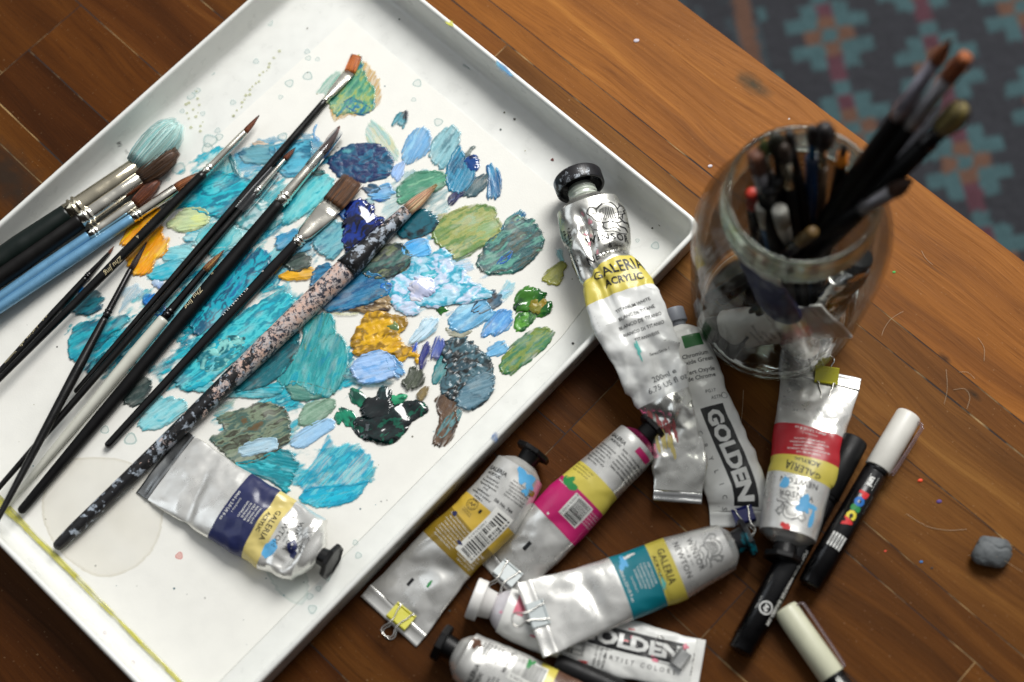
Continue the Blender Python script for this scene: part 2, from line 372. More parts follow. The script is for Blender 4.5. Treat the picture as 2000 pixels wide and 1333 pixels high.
m, t, b = nodes('seam_glue'); N = t.nodes.new; L = t.links.new
co = N('ShaderNodeTexCoord'); nz = N('ShaderNodeTexNoise'); nz.inputs['Scale'].default_value = 28; nz.inputs['Detail'].default_value = 6; L(co.outputs['Object'], nz.inputs[0])
cr = N('ShaderNodeValToRGB'); cr.color_ramp.elements[0].position = .53; cr.color_ramp.elements[0].color = rgb(28, 18, 12); cr.color_ramp.elements[1].position = .68; cr.color_ramp.elements[1].color = rgb(170, 138, 88)
L(nz.outputs[0], cr.inputs[0]); L(cr.outputs[0], b.inputs['Base Color']); b.inputs['Roughness'].default_value = .8
V, F = box(uv(100, -182, -7.3), 1598, 866, 14.4, (UD[0], UD[1], 0), (VD[0], VD[1], 0)); mk('seam_filler', V, F, m, table, smooth=False)
V, F = box(uv(100, -182, -26), 1560, 820, 22, (UD[0], UD[1], 0), (VD[0], VD[1], 0)); mk('apron', V, F, pm('dark_wood', (60, 34, 18), .5), table, smooth=False)
for u_, v_ in ((-640, 210), (840, 210), (-640, -560), (840, -560)):
    V, F = box(uv(u_, v_, -233), 50, 50, 393, (UD[0], UD[1], 0), (VD[0], VD[1], 0)); mk('leg', V, F, pm('dark_wood'), table, smooth=False)
# ------------------------------------------------------------------ floor and rug
V = [(-2500, -2500, -440), (2500, -2500, -440), (2500, 2500, -440), (-2500, 2500, -440)]
tag(mk('floor', V, [(0, 1, 2, 3)], pm('floor_boards', (70, 48, 34), .5, var=.3), smooth=False), None, None, kind='structure')
def rug():
    z = -430.; C0 = W(1620, 71, z); D1 = W(1627.5, 101, z)-C0; ang = math.atan2(D1[1], D1[0]); ce = 15.4
    dd = np.array([math.cos(ang), math.sin(ang)]); ee = np.array([dd[1], -dd[0]])*-1.
    ee = -ee
    n = 400; s = 2.6; xs = np.arange(n)*s-260; ys = np.arange(n)*s-260
    X, Y = np.meshgrid(xs+C0[0]-260, ys+C0[1]-300, indexing='ij')
    jx = (vn(X/3.0, Y/3.0, 5)-.5)*2.2; jy = (vn(X/3.0, Y/3.0, 8)-.5)*2.2
    rx = X+jx-C0[0]; ry = Y+jy-C0[1]
    a = (rx*ee[0]+ry*ee[1])/(ce*1.04); bb = (rx*dd[0]+ry*dd[1])/(ce*.97)
    ci = np.floor(a+.5); col6 = np.floor((ci+3)/6).astype(int); i = (ci-col6*6).astype(int)
    bo = bb+(col6 % 2)*3.4; j = (np.floor(bo+.5) % 7).astype(int); jj = np.where(j > 3, j-7, j)
    BG = s2l((32, 33, 39)); TE = s2l((50, 76, 80)); OR = s2l((84, 57, 43)); PK = s2l((68, 35, 45))
    c = np.empty(X.shape+(3,)); c[:] = BG
    ai = np.abs(i); aj = np.abs(jj)
    te = ((aj == 1) & (ai >= 1) & (ai <= 2)) | ((aj == 2) & (ai == 1)) | ((i == 0) & ((j == 0) | (j == 4)))
    c[te] = TE
    c[((i == 0) & (aj == 1)) | ((jj == 0) & (ai == 1))] = OR
    c[(i == 0) & ((j == 2) | (j == 3) | (j == 5))] = PK
    border = a > 4.0
    c[border] = BG*.9+TE*.22*(fbm(X/14, Y/14, 3)[border] > .5)[:, None]
    c[(a > 4.4) & (a < 5.4)] = OR*.9
    if False: pass
    c *= (.72+.5*vn(X/1.6, Y/1.6, 9)+.16*vn(X/30, Y/30, 4))[..., None]
    Z = z+2.2*vn(X/2.7, Y/2.7, 12)
    V = np.stack([X, Y, Z], -1).reshape(-1, 3)
    o = mk('patterned_rug', V, gridF(n, n), attrmat('rug_wool', .95, bump=.5, bscale=1500, sheen=.2), col=c.reshape(-1, 3), loc=tuple(C0))
    tag(o, 'dark grey woven rug with stepped teal crosses and orange blocks below the table edge', 'rug')
rug()
# ------------------------------------------------------------------ tray
def isect(a, b, c, d):
    a, b, c, d = map(np.asarray, (a, b, c, d)); r = b-a; s = d-c; t = ((c-a)[0]*s[1]-(c-a)[1]*s[0])/(r[0]*s[1]-r[1]*s[0]); return a+t*r
RH = 25.0
_UL = (W(0, 429.5, RH)[:2], W(482, 0, RH)[:2]); _UR = (W(831.5, 0, RH)[:2], W(1356, 424, RH)[:2]); _LR = (W(1342, 477, RH)[:2], W(510, 1333, RH)[:2]); _LL = (W(0, 1069, RH)[:2], W(259, 1333, RH)[:2])
CN = [isect(*_UL, *_UR), isect(*_UR, *_LR), isect(*_LR, *_LL), isect(*_LL, *_UL)]
CN = np.array(CN)
def inset(d, rad, n=7):
    k = 4; P = []
    ctr = CN.mean(0); L_ = []
    for i in range(k):
        a, b = CN[i], CN[(i+1) % k]; t_ = (b-a)/np.linalg.norm(b-a); nn = np.array([-t_[1], t_[0]])
        if (ctr-a) @ nn < 0: nn = -nn
        L_.append((a+nn*d, b+nn*d, t_))
    for i in range(k):
        p = isect(L_[i-1][0], L_[i-1][1], L_[i][0], L_[i][1]); t0, t1 = -L_[i-1][2], L_[i][2]
        r = max(rad-d*.6, 2.)
        p0, p1 = p+t0*r, p+t1*r
        for q in np.linspace(0, 1, n): P.append((1-q)**2*p0+2*q*(1-q)*p+q*q*p1)
    return np.array(P)
prof = [(6, .6), (3.2, 0.), (2.0, 1.2), (.6, 21), (.15, 23.6), (.5, 24.7), (1.5, 25.25), (2.6, 25.2), (3.4, 24.6), (3.9, 23.2), (5.2, 8), (6.4, 4.6), (8.6, 2.9), (12, 2.15), (18, 2.0), (60, 2.0)]
V = []; 
for d_, z_ in prof:
    r_ = inset(d_, 11); V.append(np.hstack([r_, np.full((len(r_), 1), z_)]))
m_ = len(V[0]); F = [tuple(f) for f in gridF(len(prof), m_, True)]+[tuple(range((len(prof)-1)*m_, len(prof)*m_)), tuple(range(m_))[::-1]]
tray = thing('paint_tray', 'shallow white enamelled tray holding the palette paper and brushes', 'tray', (float(CN.mean(0)[0]), float(CN.mean(0)[1]), 0))
mk('tray_body', np.vstack(V), F, pm('tray_enamel', (226, 227, 222), .34, coat=.3, bump=.02, bscale=60, var=.05), tray)
# paper
PAP = 2.45
def ppaper():
    P = [(680, 35), (1078, 366), (1236, 497), (1196, 548), (1150, 589), (1097, 658), (806, 950), (427, 1333), (391, 1368), (180, 1157), (0, 978), (-174, 803), (200, 467), (444, 248)]
    P = np.array([W(x, y, PAP)[:2] for x, y in P])
    return P
pv = ppaper(); ctr = pv.mean(0)
_S = crom(pv, 1); n_ = len(pv)
bmv = [(x, y, PAP) for x, y in pv]+[(x, y, PAP-.3) for x, y in pv]
paper = mk('palette_paper', bmv, [tuple(range(n_))[::-1], tuple(range(n_, 2*n_))]+[(i, (i+1) % n_, n_+(i+1) % n_, n_+i) for i in range(n_)], pm('cartridge_paper', (232, 231, 224), .75, bump=.12, bscale=1100, var=.04), smooth=False, loc=(float(ctr[0]), float(ctr[1]), 0))
tag(paper, 'large off white sheet of paper in the tray covered in teal and green paint daubs', 'paper')
# ------------------------------------------------------------------ paint on the paper
PAINT = attrmat('acrylic_paint', .36, coat=.25, bump=.25, bscale=1700, alpha=True)
WET = attrmat('wet_acrylic_paint', .13, coat=.8, bump=.1, bscale=700, alpha=True)
DRY = attrmat('thin_paint_stain', .7, alpha=True)
ORG = {'2': (400, 80), '3': (700, 200), '1': (0, 150), '4': (0, 450), '5': (400, 400), '6': (650, 550), '7': (250, 820), 'p': None}
_nd = 0
def daub(org, pts, cols, ang=-45, th=.25, kind='smear', al=1.0, name='paint_daub', parent=None, z0=PAP, rag=1.0):
    "one daub: outline in crop coordinates, palette, stroke angle in degrees (image, y down), thickness in mm"
    global _nd; _nd += 1; seed = _nd*13+1
    P = np.array(pts, float)
    if ORG[org] is not None: P = P*.3+np.array(ORG[org])
    poly = crom(P, 5)
    a = math.radians(ang); e1 = np.array([math.cos(a), math.sin(a)]); e2 = np.array([-e1[1], e1[0]])
    q = np.stack([poly @ e1, poly @ e2], 1); lo = q.min(0)-5; hi = q.max(0)+5
    area_ = (hi-lo).prod(); g = 1.25 if area_ < 26000 else 1.5
    us = np.arange(lo[0], hi[0], g); vs = np.arange(lo[1], hi[1], g); U, Vv = np.meshgrid(us, vs, indexing='ij')
    wx = U+(fbm(U/9, Vv/9, seed, 3)-.5)*7*rag; wy = Vv+(fbm(U/9, Vv/9, seed+5, 3)-.5)*6*rag
    wx = wx+(vn(Vv/1.6, U*0+seed, seed+3)-.5)*3.2*rag+(vn(Vv/5., U*0+seed, seed+4)-.5)*7*rag      # bristle-ragged ends
    X = np.stack([wx.ravel(), wy.ravel()], 1); d2 = np.full(len(X), 1e9); ins = np.zeros(len(X), bool); k = len(q)
    for i in range(k):
        A, B = q[i], q[(i+1) % k]; ab = B-A; l2 = ab @ ab+1e-9; t = np.clip(((X-A) @ ab)/l2, 0, 1); D = X-A-t[:, None]*ab; d2 = np.minimum(d2, (D*D).sum(1))
        c_ = ((A[1] > X[:, 1]) != (B[1] > X[:, 1])); xx = A[0]+(X[:, 1]-A[1])/((B[1]-A[1]) if abs(B[1]-A[1]) > 1e-9 else 1e-9)*ab[0]; ins ^= c_ & (X[:, 0] < xx)
    sd = np.where(ins, np.sqrt(d2), -np.sqrt(d2)).reshape(U.shape)+((2.4 if area_ > 1500 else .8) if rag > .25 else 0)
    C = [s2l(c) for c in cols]; nC = len(C)
    sw = {'smear': 1.0, 'thick': .5, 'thin': 1.1, 'wet': .45, 'wash': 1.6}[kind]
    fu, fv = (38, 7) if kind != 'thick' and kind != 'wet' else (27, 13)
    m_ = fbm(U/fu+sw*3*fbm(U/30, Vv/30, seed+9), Vv/fv+2.5*fbm(U/26, Vv/26, seed+11), seed+7, 4)
    m_ = .62*m_+.38*fbm(U/45, Vv/40, seed+21, 2); m_ = np.clip((m_-.28)/.44, 0, .9999)*(nC-1)
    i0 = m_.astype(int); f = sst(.15, .85, m_-i0)[..., None]; CA = np.array(C+[C[-1]]); c = CA[i0]*(1-f)+CA[i0+1]*f
    st = vn(U/30, Vv/1.5, seed+13); st2 = vn(U/22, Vv/3.2, seed+17)
    c = c*(1+(.14 if kind != 'wet' else .05)*(st-.5)[..., None]+.15*(st2-.5)[..., None])
    hi_ = sst(.74, .9, vn(U/14, Vv/2.4, seed+19))*(.08 if kind == 'smear' else .04)
    c = c*(1-hi_[..., None])+(c*.5+.42)*hi_[..., None]
    if kind in ('smear', 'thin', 'wash'):
        w_ = ((.3 if kind == 'smear' else .3)*sst(.5, .8, fbm(U/34, Vv/13, seed+51, 4)))[..., None]; c = c*(1-w_)+(c*.35+.56*s2l((226, 226, 218)))*w_
    if kind in ('smear', 'thick'):                                   # edge left darker and thicker by the brush
        ed = np.exp(-((sd-3)/2.6)**2)*(.35+.5*fbm(U/8, Vv/8, seed+2, 2)); c = c*(1-.3*ed[..., None])
    if kind == 'wet': h = th*np.sqrt(np.clip(sd/9, 0, 1))*(.25+1.2*fbm(U/24, Vv/19, seed+1, 1)); 
    elif kind == 'thick': h = th*sst(0, 5, sd)*(.35+1.0*np.abs(fbm(U/17, Vv/10, seed+1, 2)-.5)*2.0+.2*st2)
    else: h = th*sst(-.5, 4, sd)*(.2+.5*st2+.35*st+.7*np.exp(-((sd-3)/2.)**2)+.5*fbm(U/16, Vv/12, seed+6, 3))
    soft = {'smear': 1.6, 'thick': 1.2, 'thin': 5.0, 'wet': 1.0, 'wash': 5.0}[kind]
    A_ = sst(0, soft, sd)
    if al < .5: A_ = sst(0, 2, sd)*(.55+.6*np.exp(-((sd-3)/2.5)**2)+.5*(fbm(U/60, Vv/60, seed+8, 2)-.5)); c[:] = C[0]
    elif kind == 'thin':
        A_ *= .50+.5*sst(.3, .7, st)
        A_ = np.clip(A_*(.75+.5*np.exp(-(sd/4)**2)), 0, 1)
    elif kind == 'smear': A_ *= 1-.75*sst(.62, .86, vn(U/26, Vv/1.8, seed+23))*sst(14, 2, sd)
    if kind == 'wash': A_ *= sst(.41, .57, fbm(U/46, Vv/20, seed+41, 4))*(.55+.45*sst(.3, .6, fbm(U/30, Vv/4, seed+45, 3)))
    A_ = A_*al
    lum = c.mean(-1, keepdims=True); c = np.clip(lum+(c-lum)*1.2, 0, .9)
    px = U[..., None]*e1+Vv[..., None]*e2
    zl = z0+.03+.0125*(_nd % 100)
    d = FPX*FW+XR*(px[..., :1]-PXC[0])-UR*(px[..., 1:]-PXC[1]); t = (zl-CAM[2])/d[..., 2:]; Wp = CAM+d*t; Wp[..., 2] = zl+np.maximum(h, 0)
    keep = (A_ > .004); n, m2 = U.shape
    fk = keep[:-1, :-1] | keep[1:, :-1] | keep[:-1, 1:] | keep[1:, 1:]
    Fq = gridF(n, m2)[fk.ravel()]
    us_, inv = np.unique(Fq, return_inverse=True); Fq = inv.reshape(-1, 4)
    V = Wp.reshape(-1, 3)[us_]; cc = np.hstack([np.clip(c.reshape(-1, 3), 0, .95), A_.reshape(-1, 1)])[us_]
    return mk(name, V, Fq, {'smear': PAINT, 'thick': PAINT, 'thin': DRY, 'wet': WET, 'wash': PAINT}[kind], parent or paper, col=cc)
D = daub
# coffee ring and water stains first
D('p', [(92, 940), (110, 905), (170, 895), (240, 900), (300, 935), (318, 1000), (300, 1070), (250, 1115), (190, 1125), (130, 1090), (95, 1040), (82, 990)], [(200, 190, 165), (214, 206, 184)], 0, .01, 'thin', .2, 'coffee_stain', rag=.3)
D('p', [(500, 1060), (560, 1080), (600, 1130), (590, 1180), (540, 1150)], [(170, 200, 195)], 0, .01, 'thin', .18, 'coffee_stain', rag=.4)
# broad thin washes that join the daubs
D('p', [(345, 345), (420, 290), (500, 292), (560, 330), (640, 345), (655, 400), (600, 445), (540, 472), (470, 500), (400, 475), (345, 430)], [(110, 196, 206), (60, 170, 190), (180, 216, 216), (90, 184, 198)], -28, .12, 'wash', .95, rag=2.2)
D('p', [(290, 530), (380, 468), (470, 470), (540, 440), (610, 415), (650, 470), (600, 530), (545, 570), (500, 645), (430, 690), (350, 670), (315, 600)], [(50, 164, 186), (120, 200, 210), (30, 130, 156), (170, 214, 216)], -38, .14, 'wash', 1.0, rag=2.2)
D('p', [(225, 650), (320, 590), (430, 600), (520, 555), (600, 580), (640, 640), (690, 690), (700, 780), (610, 800), (480, 785), (400, 790), (300, 750), (235, 712)], [(44, 158, 178), (70, 180, 196), (24, 124, 144), (130, 200, 206)], -30, .14, 'wash', 1.0, rag=2.2)
D('p', [(136, 640), (225, 600), (310, 560), (335, 620), (262, 702), (190, 742), (138, 700)], [(50, 156, 176), (110, 194, 204)], -35, .1, 'wash', .95, rag=2)
D('p', [(730, 480), (860, 465), (930, 520), (1000, 555), (960, 600), (880, 615), (800, 612), (710, 560)], [(150, 200, 220), (200, 218, 236), (110, 180, 206)], -20, .12, 'wash', .9, rag=2.2)
D('p', [(420, 800), (520, 770), (600, 795), (580, 880), (700, 870), (735, 925), (650, 975), (560, 940), (450, 890)], [(110, 190, 204), (60, 170, 190), (150, 180, 170)], -20, .1, 'wash', .8, rag=2)
D('p', [(455, 300), (560, 262), (640, 280), (700, 340), (640, 380), (560, 360), (480, 350)], [(110, 180, 206), (70, 150, 184), (160, 204, 214)], -10, .1, 'wash', .85, rag=2)
D('p', [(720, 380), (820, 330), (880, 400), (800, 460), (740, 440)], [(150, 196, 206), (110, 160, 170)], -30, .08, 'wash', .5, rag=2)
# top triangle of greens
D('2', [(1030, 130), (1090, 190), (1140, 280), (1142, 360), (1110, 440), (1000, 476), (900, 500), (862, 515), (838, 520), (812, 440), (800, 390), (900, 300), (1000, 200)], [(214, 190, 140), (196, 160, 100), (216, 196, 150)], -60, .12, 'thin', .85)
D('2', [(870, 190), (800, 240), (760, 290), (735, 335), (790, 350), (850, 280)], [(130, 180, 165), (150, 195, 180)], -50, .1, 'thin', .8)
D('2', [(1005, 105), (1035, 190), (1060, 260), (1105, 320), (1108, 390), (1085, 450), (1020, 474), (920, 470), (855, 480), (815, 415), (785, 375), (830, 300), (920, 190)], [(58, 122, 104), (92, 150, 118), (150, 168, 104), (70, 140, 120), (40, 104, 140)], -55, .28)
D('2', [(900, 410), (960, 370), (1030, 400), (1085, 440), (1060, 470), (980, 470)], [(30, 84, 140), (60, 130, 140)], 10, .2)
D('2', [(1060, 560), (1095, 520), (1190, 600), (1250, 700), (1255, 770), (1200, 775), (1130, 700), (1050, 640)], [(196, 214, 198), (160, 200, 196), (206, 210, 170)], 55, .12, 'thin', .8)
D('2', [(710, 570), (735, 540), (722, 600), (745, 655), (716, 645)], [(120, 170, 210)], -70, .2)
D('2', [(220, 735), (300, 690), (380, 680), (450, 680), (460, 720), (420, 790), (330, 800), (250, 785)], [(66, 128, 148), (110, 160, 172), (54, 104, 128)], 0, .3)
D('2', [(430, 700), (560, 655), (680, 650), (705, 700), (690, 800), (640, 870), (540, 885), (480, 830)], [(60, 140, 180), (100, 176, 200), (40, 104, 132)], -10, .3)
D('2', [(310, 680), (350, 650), (400, 660), (420, 680), (340, 700)], [(190, 160, 140), (210, 190, 170)], 0, .15)
D('2', [(800, 790), (850, 730), (950, 680), (1060, 668), (1150, 690), (1210, 750), (1232, 820), (1180, 885), (1060, 918), (950, 900), (860, 870)], [(26, 62, 92), (44, 100, 130), (24, 40, 84), (34, 78, 110), (70, 140, 150)], -12, .5, 'thick')
D('2', [(1290, 700), (1320, 640), (1360, 595), (1436, 572), (1478, 640), (1462, 710), (1400, 760), (1310, 802), (1280, 760)], [(146, 190, 216), (116, 164, 204), (160, 200, 222)], -60, .25)
D('2', [(1212, 870), (1240, 820), (1292, 795), (1290, 860), (1250, 915)], [(150, 182, 226), (168, 194, 230)], -60, .2)
D('2', [(1225, 545), (1250, 490), (1285, 462), (1322, 462), (1312, 530), (1290, 560), (1260, 540)], [(36, 66, 84), (84, 146, 160), (30, 40, 50)], -55, .3)
D('2', [(1028, 955), (1080, 934), (1132, 946), (1140, 985), (1085, 1000), (1040, 985)], [(60, 66, 90), (44, 84, 110)], 10, .3)
D('2', [(1070, 995), (1130, 950), (1195, 938), (1232, 985), (1200, 1022), (1120, 1046)], [(84, 146, 200), (116, 170, 210), (50, 90, 160)], -10, .35)
D('3', [(455, 360), (475, 280), (520, 210), (570, 175), (625, 165), (662, 215), (650, 300), (600, 370), (545, 432), (490, 400)], [(112, 162, 174), (140, 182, 190), (80, 122, 134)], -55, .35)
D('3', [(575, 430), (610, 340), (655, 285), (700, 360), (765, 460), (745, 530), (670, 592), (600, 572), (570, 500)], [(28, 88, 118), (58, 130, 162), (24, 64, 90)], -60, .45)
D('3', [(690, 385), (750, 350), (790, 380), (765, 430), (725, 440)], [(16, 20, 52), (30, 70, 130), (20, 26, 70)], 0, 1.2, 'wet')
D('3', [(685, 342), (738, 280), (752, 300), (705, 360)], [(84, 100, 98)], -55, .2)
D('3', [(690, 602), (720, 540), (790, 482), (842, 470), (822, 550), (750, 612)], [(58, 88, 96), (40, 70, 84)], -45, .3)
D('3', [(840, 622), (846, 520), (840, 430), (882, 414), (920, 480), (928, 560), (900, 622)], [(52, 132, 172), (30, 96, 142), (90, 160, 190)], 80, .4)
D('3', [(575, 645), (620, 592), (690, 570), (680, 605), (640, 640), (608, 668)], [(40, 50, 124), (24, 30, 70), (160, 180, 220)], -50, .4)
D('3', [(252, 620), (262, 560), (330, 480), (430, 448), (530, 448), (572, 490), (540, 560), (450, 590), (370, 620), (275, 668)], [(94, 156, 126), (72, 132, 108), (120, 172, 140)], -25, .5)
D('3', [(505, 800), (505, 742), (600, 720), (640, 720), (600, 800)], [(176, 164, 112), (190, 180, 130)], -10, .15, 'thin', .8)
D('3', [(488, 885), (510, 790), (600, 722), (700, 680), (820, 664), (892, 692), (904, 750), (925, 810), (900, 880), (800, 945), (700, 1005), (620, 1015), (560, 950)], [(122, 142, 84), (98, 130, 74), (150, 156, 96), (130, 158, 110)], -28, .45)
D('3', [(770, 1060), (800, 980), (850, 900), (930, 838), (960, 770), (1010, 735), (1080, 750), (1140, 780), (1192, 880), (1192, 940), (1130, 1022), (1040, 1092), (930, 1122), (810, 1110)], [(56, 108, 102), (92, 148, 134), (30, 80, 84), (60, 70, 60), (110, 160, 140)], -30, .5)
D('3', [(930, 850), (965, 770), (1010, 735), (1060, 705), (1082, 750), (1000, 802)], [(20, 94, 136), (40, 120, 140)], -60, .3)
D('3', [(900, 1050), (930, 1000), (990, 964), (1008, 990), (970, 1042), (920, 1070)], [(28, 108, 184), (60, 140, 200)], -50, .4)
D('3', [(1290, 950), (1330, 960), (1337, 1030), (1312, 1042), (1292, 1000)], [(156, 208, 212)], 60, .15, 'thin')
D('3', [(1200, 1165), (1240, 1090), (1322, 1042), (1347, 1062), (1332, 1130), (1300, 1180)], [(150, 150, 62), (120, 126, 54)], -40, .3)
# left turquoise field
D('1', [(1400, 640), (1410, 500), (1500, 520), (1560, 600), (1560, 660)], [(120, 196, 202), (170, 214, 214)], -80, .1, 'thin', .8)
D('1', [(1100, 862), (1180, 780), (1230, 690), (1330, 640), (1450, 620), (1560, 655), (1680, 700), (1650, 800), (1560, 870), (1450, 905), (1340, 900), (1230, 850)], [(26, 146, 168), (62, 178, 192), (16, 116, 140), (90, 190, 200)], -25, .4)
D('1', [(1490, 520), (1520, 540), (1560, 650), (1600, 680), (1530, 640)], [(30, 110, 120)], 60, .3)
D('1', [(1088, 965), (1150, 902), (1240, 850), (1330, 868), (1362, 930), (1280, 992), (1180, 1012)], [(206, 216, 154), (190, 206, 164), (220, 224, 176)], -10, .4)
D('1', [(1200, 1045), (1290, 1000), (1480, 985), (1640, 1000), (1600, 1090), (1400, 1125), (1250, 1085)], [(136, 198, 206), (170, 210, 214), (90, 170, 190)], -5, .3)
D('1', [(1050, 1175), (1100, 1122), (1220, 1108), (1285, 1150), (1200, 1185), (1100, 1205)], [(104, 184, 200), (150, 206, 212)], -5, .25)
D('1', [(800, 1060), (850, 960), (940, 880), (1035, 850), (1055, 950), (1062, 1010), (1096, 1080), (1080, 1155), (1010, 1190), (990, 1262), (920, 1297), (860, 1270), (825, 1200), (812, 1120)], [(238, 176, 24), (226, 152, 10), (244, 192, 50)], -50, .5)
D('1', [(975, 1292), (1060, 1222), (1190, 1195), (1200, 1265), (1100, 1315), (1000, 1325)], [(66, 170, 190), (120, 196, 210)], -15, .3)
D('2', [(470, 1110), (560, 1000), (660, 930), (760, 880), (840, 900), (824, 970), (740, 1060), (640, 1132), (560, 1182), (505, 1182)], [(84, 184, 196), (124, 202, 206), (60, 160, 176)], -45, .3)
D('2', [(330, 1080), (430, 980), (520, 930), (600, 900), (560, 1010), (480, 1090), (400, 1140)], [(96, 186, 196), (150, 206, 210)], -45, .2, 'thin', .9)
D('2', [(700, 880), (690, 850), (740, 830), (775, 860), (740, 885)], [(10, 70, 76), (30, 110, 110)], 0, .4)
D('2', [(120, 1140), (220, 1060), (330, 1020), (470, 1090), (506, 1160), (420, 1225), (300, 1240), (180, 1190)], [(204, 218, 216), (96, 156, 162), (180, 204, 206), (40, 110, 120)], -30, .7, 'thick')
D('2', [(-60, 1300), (40, 1190), (160, 1200), (250, 1260), (180, 1330), (60, 1400)], [(150, 204, 206), (90, 180, 190)], -45, .3)
D('4', [(510, 400), (560, 365), (635, 335), (600, 375), (540, 415)], [(24, 94, 158), (60, 130, 190)], -30, .5, 'thick')
D('4', [(400, 505), (480, 432), (560, 402), (645, 398), (672, 450), (640, 522), (570, 548), (480, 532)], [(18, 78, 98), (50, 112, 124), (20, 50, 60)], -25, .5)
D('4', [(800, 375), (900, 358), (925, 420), (860, 462), (780, 535), (800, 450)], [(176, 202, 218), (150, 190, 210)], -50, .12, 'thin', .7)
D('4', [(458, 700), (500, 618), (600, 590), (720, 570), (820, 548), (842, 590), (760, 660), (700, 702), (640, 762), (540, 802), (480, 850), (455, 770)], [(38, 138, 158), (64, 162, 176), (20, 106, 126)], -30, .4)
D('4', [(560, 905), (640, 830), (800, 720), (900, 650), (980, 560), (1060, 500), (1080, 480), (1040, 600), (900, 722), (760, 832), (700, 902), (620, 932)], [(14, 88, 104), (30, 130, 145), (10, 60, 80)], -45, .4)
D('4', [(930, 440), (985, 415), (1045, 448), (1082, 500), (1030, 562), (960, 505)], [(36, 106, 180), (80, 150, 200)], -40, .4)
D('4', [(990, 345), (1025, 315), (1060, 348), (1025, 382)], [(50, 112, 196), (190, 210, 230)], -40, .6, 'thick')
D('4', [(860, 720), (960, 620), (1000, 640), (920, 740), (860, 770)], [(200, 210, 210), (170, 190, 196)], -45, .15, 'thin', .6)
D('5', [(-560, 900), (-400, 760), (-250, 640), (-150, 560), (-60, 640), (-220, 800), (-330, 940), (-420, 1040), (-520, 980)], [(60, 168, 186), (150, 206, 212), (20, 120, 150)], -45, .3)
D('5', [(60, 480), (200, 380), (330, 288), (424, 322), (412, 400), (350, 500), (300, 600), (200, 702), (100, 782), (-40, 850), (-100, 700)], [(14, 106, 150), (42, 164, 184), (18, 84, 112), (70, 180, 196)], -50, .45)
D('5', [(470, 690), (500, 560), (530, 490), (556, 540), (562, 660), (500, 720)], [(140, 204, 216), (96, 184, 204)], -75, .12, 'thin', .8)
D('5', [(-20, 840), (150, 762), (300, 672), (420, 602), (500, 560), (565, 600), (580, 680), (450, 800), (330, 900), (230, 980), (100, 1095), (-20, 1185), (-130, 1200), (-190, 1120), (-120, 980)], [(62, 178, 196), (30, 134, 154), (96, 194, 202), (46, 160, 180)], -35, .4)
D('5', [(-60, 960), (60, 890), (160, 848), (262, 880), (242, 962), (120, 1062), (0, 1090)], [(100, 182, 182), (38, 110, 122), (140, 200, 196), (30, 90, 100)], -30, .6, 'thick')
D('5', [(-130, 1150), (0, 1150), (150, 1190), (300, 1215), (482, 1158), (500, 1205), (400, 1252), (200, 1245), (60, 1236), (-100, 1190)], [(60, 164, 180), (130, 198, 204)], 0, .25)
D('5', [(100, 1185), (200, 1082), (330, 1002), (460, 900), (590, 828), (614, 890), (582, 1002), (500, 1112), (380, 1182), (260, 1217), (160, 1214)], [(14, 68, 78), (30, 102, 112), (20, 50, 54)], -40, .4)
D('5', [(540, 1195), (560, 1152), (650, 1158), (800, 1200), (858, 1218), (720, 1262), (600, 1272)], [(108, 154, 140), (80, 130, 120), (130, 170, 160)], 5, .25)
D('5', [(470, 1150), (560, 1010), (640, 880), (650, 760), (742, 720), (832, 730), (852, 830), (922, 900), (935, 1000), (912, 1100), (850, 1212), (740, 1242), (620, 1184), (540, 1172)], [(44, 150, 166), (76, 162, 164), (56, 140, 144), (30, 130, 150)], -70, .35)
D('5', [(645, 830), (680, 762), (760, 712), (832, 732), (850, 820), (760, 900), (690, 960), (650, 920)], [(130, 160, 120), (96, 150, 130), (70, 150, 150)], -70, .25, 'thin', .9)
D('5', [(495, 462), (540, 432), (640, 418), (732, 420), (700, 470), (600, 492), (520, 482)], [(218, 168, 62), (204, 150, 50)], -5, .35)
D('5', [(533, 392), (570, 340), (640, 313), (692, 350), (682, 400), (612, 437), (542, 422)], [(30, 44, 42), (60, 76, 70), (20, 34, 32)], -25, .5)
D('5', [(466, 215), (530, 188), (600, 168), (702, 200), (692, 280), (600, 302), (540, 262), (480, 292)], [(76, 146, 184), (110, 172, 196)], -30, .3)
D('5', [(700, 205), (740, 130), (820, 98), (892, 130), (918, 210), (892, 290), (830, 347), (760, 322), (710, 272)], [(88, 150, 168), (116, 172, 182), (64, 124, 146)], -35, .4)
D('5', [(860, 20), (920, 0), (960, 30), (930, 90), (880, 70)], [(30, 90, 150)], 0, .4)
D('5', [(905, 130), (920, 40), (960, -24), (1050, -22), (1104, 20), (1112, 80), (1165, 92), (1176, 130), (1100, 205), (1000, 262), (918, 300), (908, 200)], [(10, 14, 58), (26, 54, 130), (8, 8, 34), (20, 34, 96), (50, 100, 170)], -40, 2.8, 'wet')
D('5', [(1238, 185), (1300, 100), (1370, 40), (1462, 42), (1508, 90), (1492, 150), (1400, 204), (1300, 208)], [(12, 26, 34), (38, 92, 106), (10, 14, 18)], -15, .7, 'wet')
D('5', [(1000, 410), (1120, 290), (1260, 255), (1334, 310), (1332, 392), (1230, 462), (1140, 482), (1040, 462)], [(28, 58, 62), (54, 96, 90), (24, 40, 44), (100, 110, 80)], -30, .5)
D('5', [(700, 525), (722, 420), (800, 382), (850, 400), (1000, 428), (1130, 458), (1192, 500), (1214, 560), (1140, 612), (1000, 662), (850, 694), (770, 684), (780, 620)], [(28, 88, 130), (62, 122, 160), (44, 108, 142), (30, 70, 100)], -20, .5)
D('5', [(1150, 520), (1200, 505), (1216, 545), (1170, 590)], [(36, 112, 190), (80, 150, 210)], -30, .4)
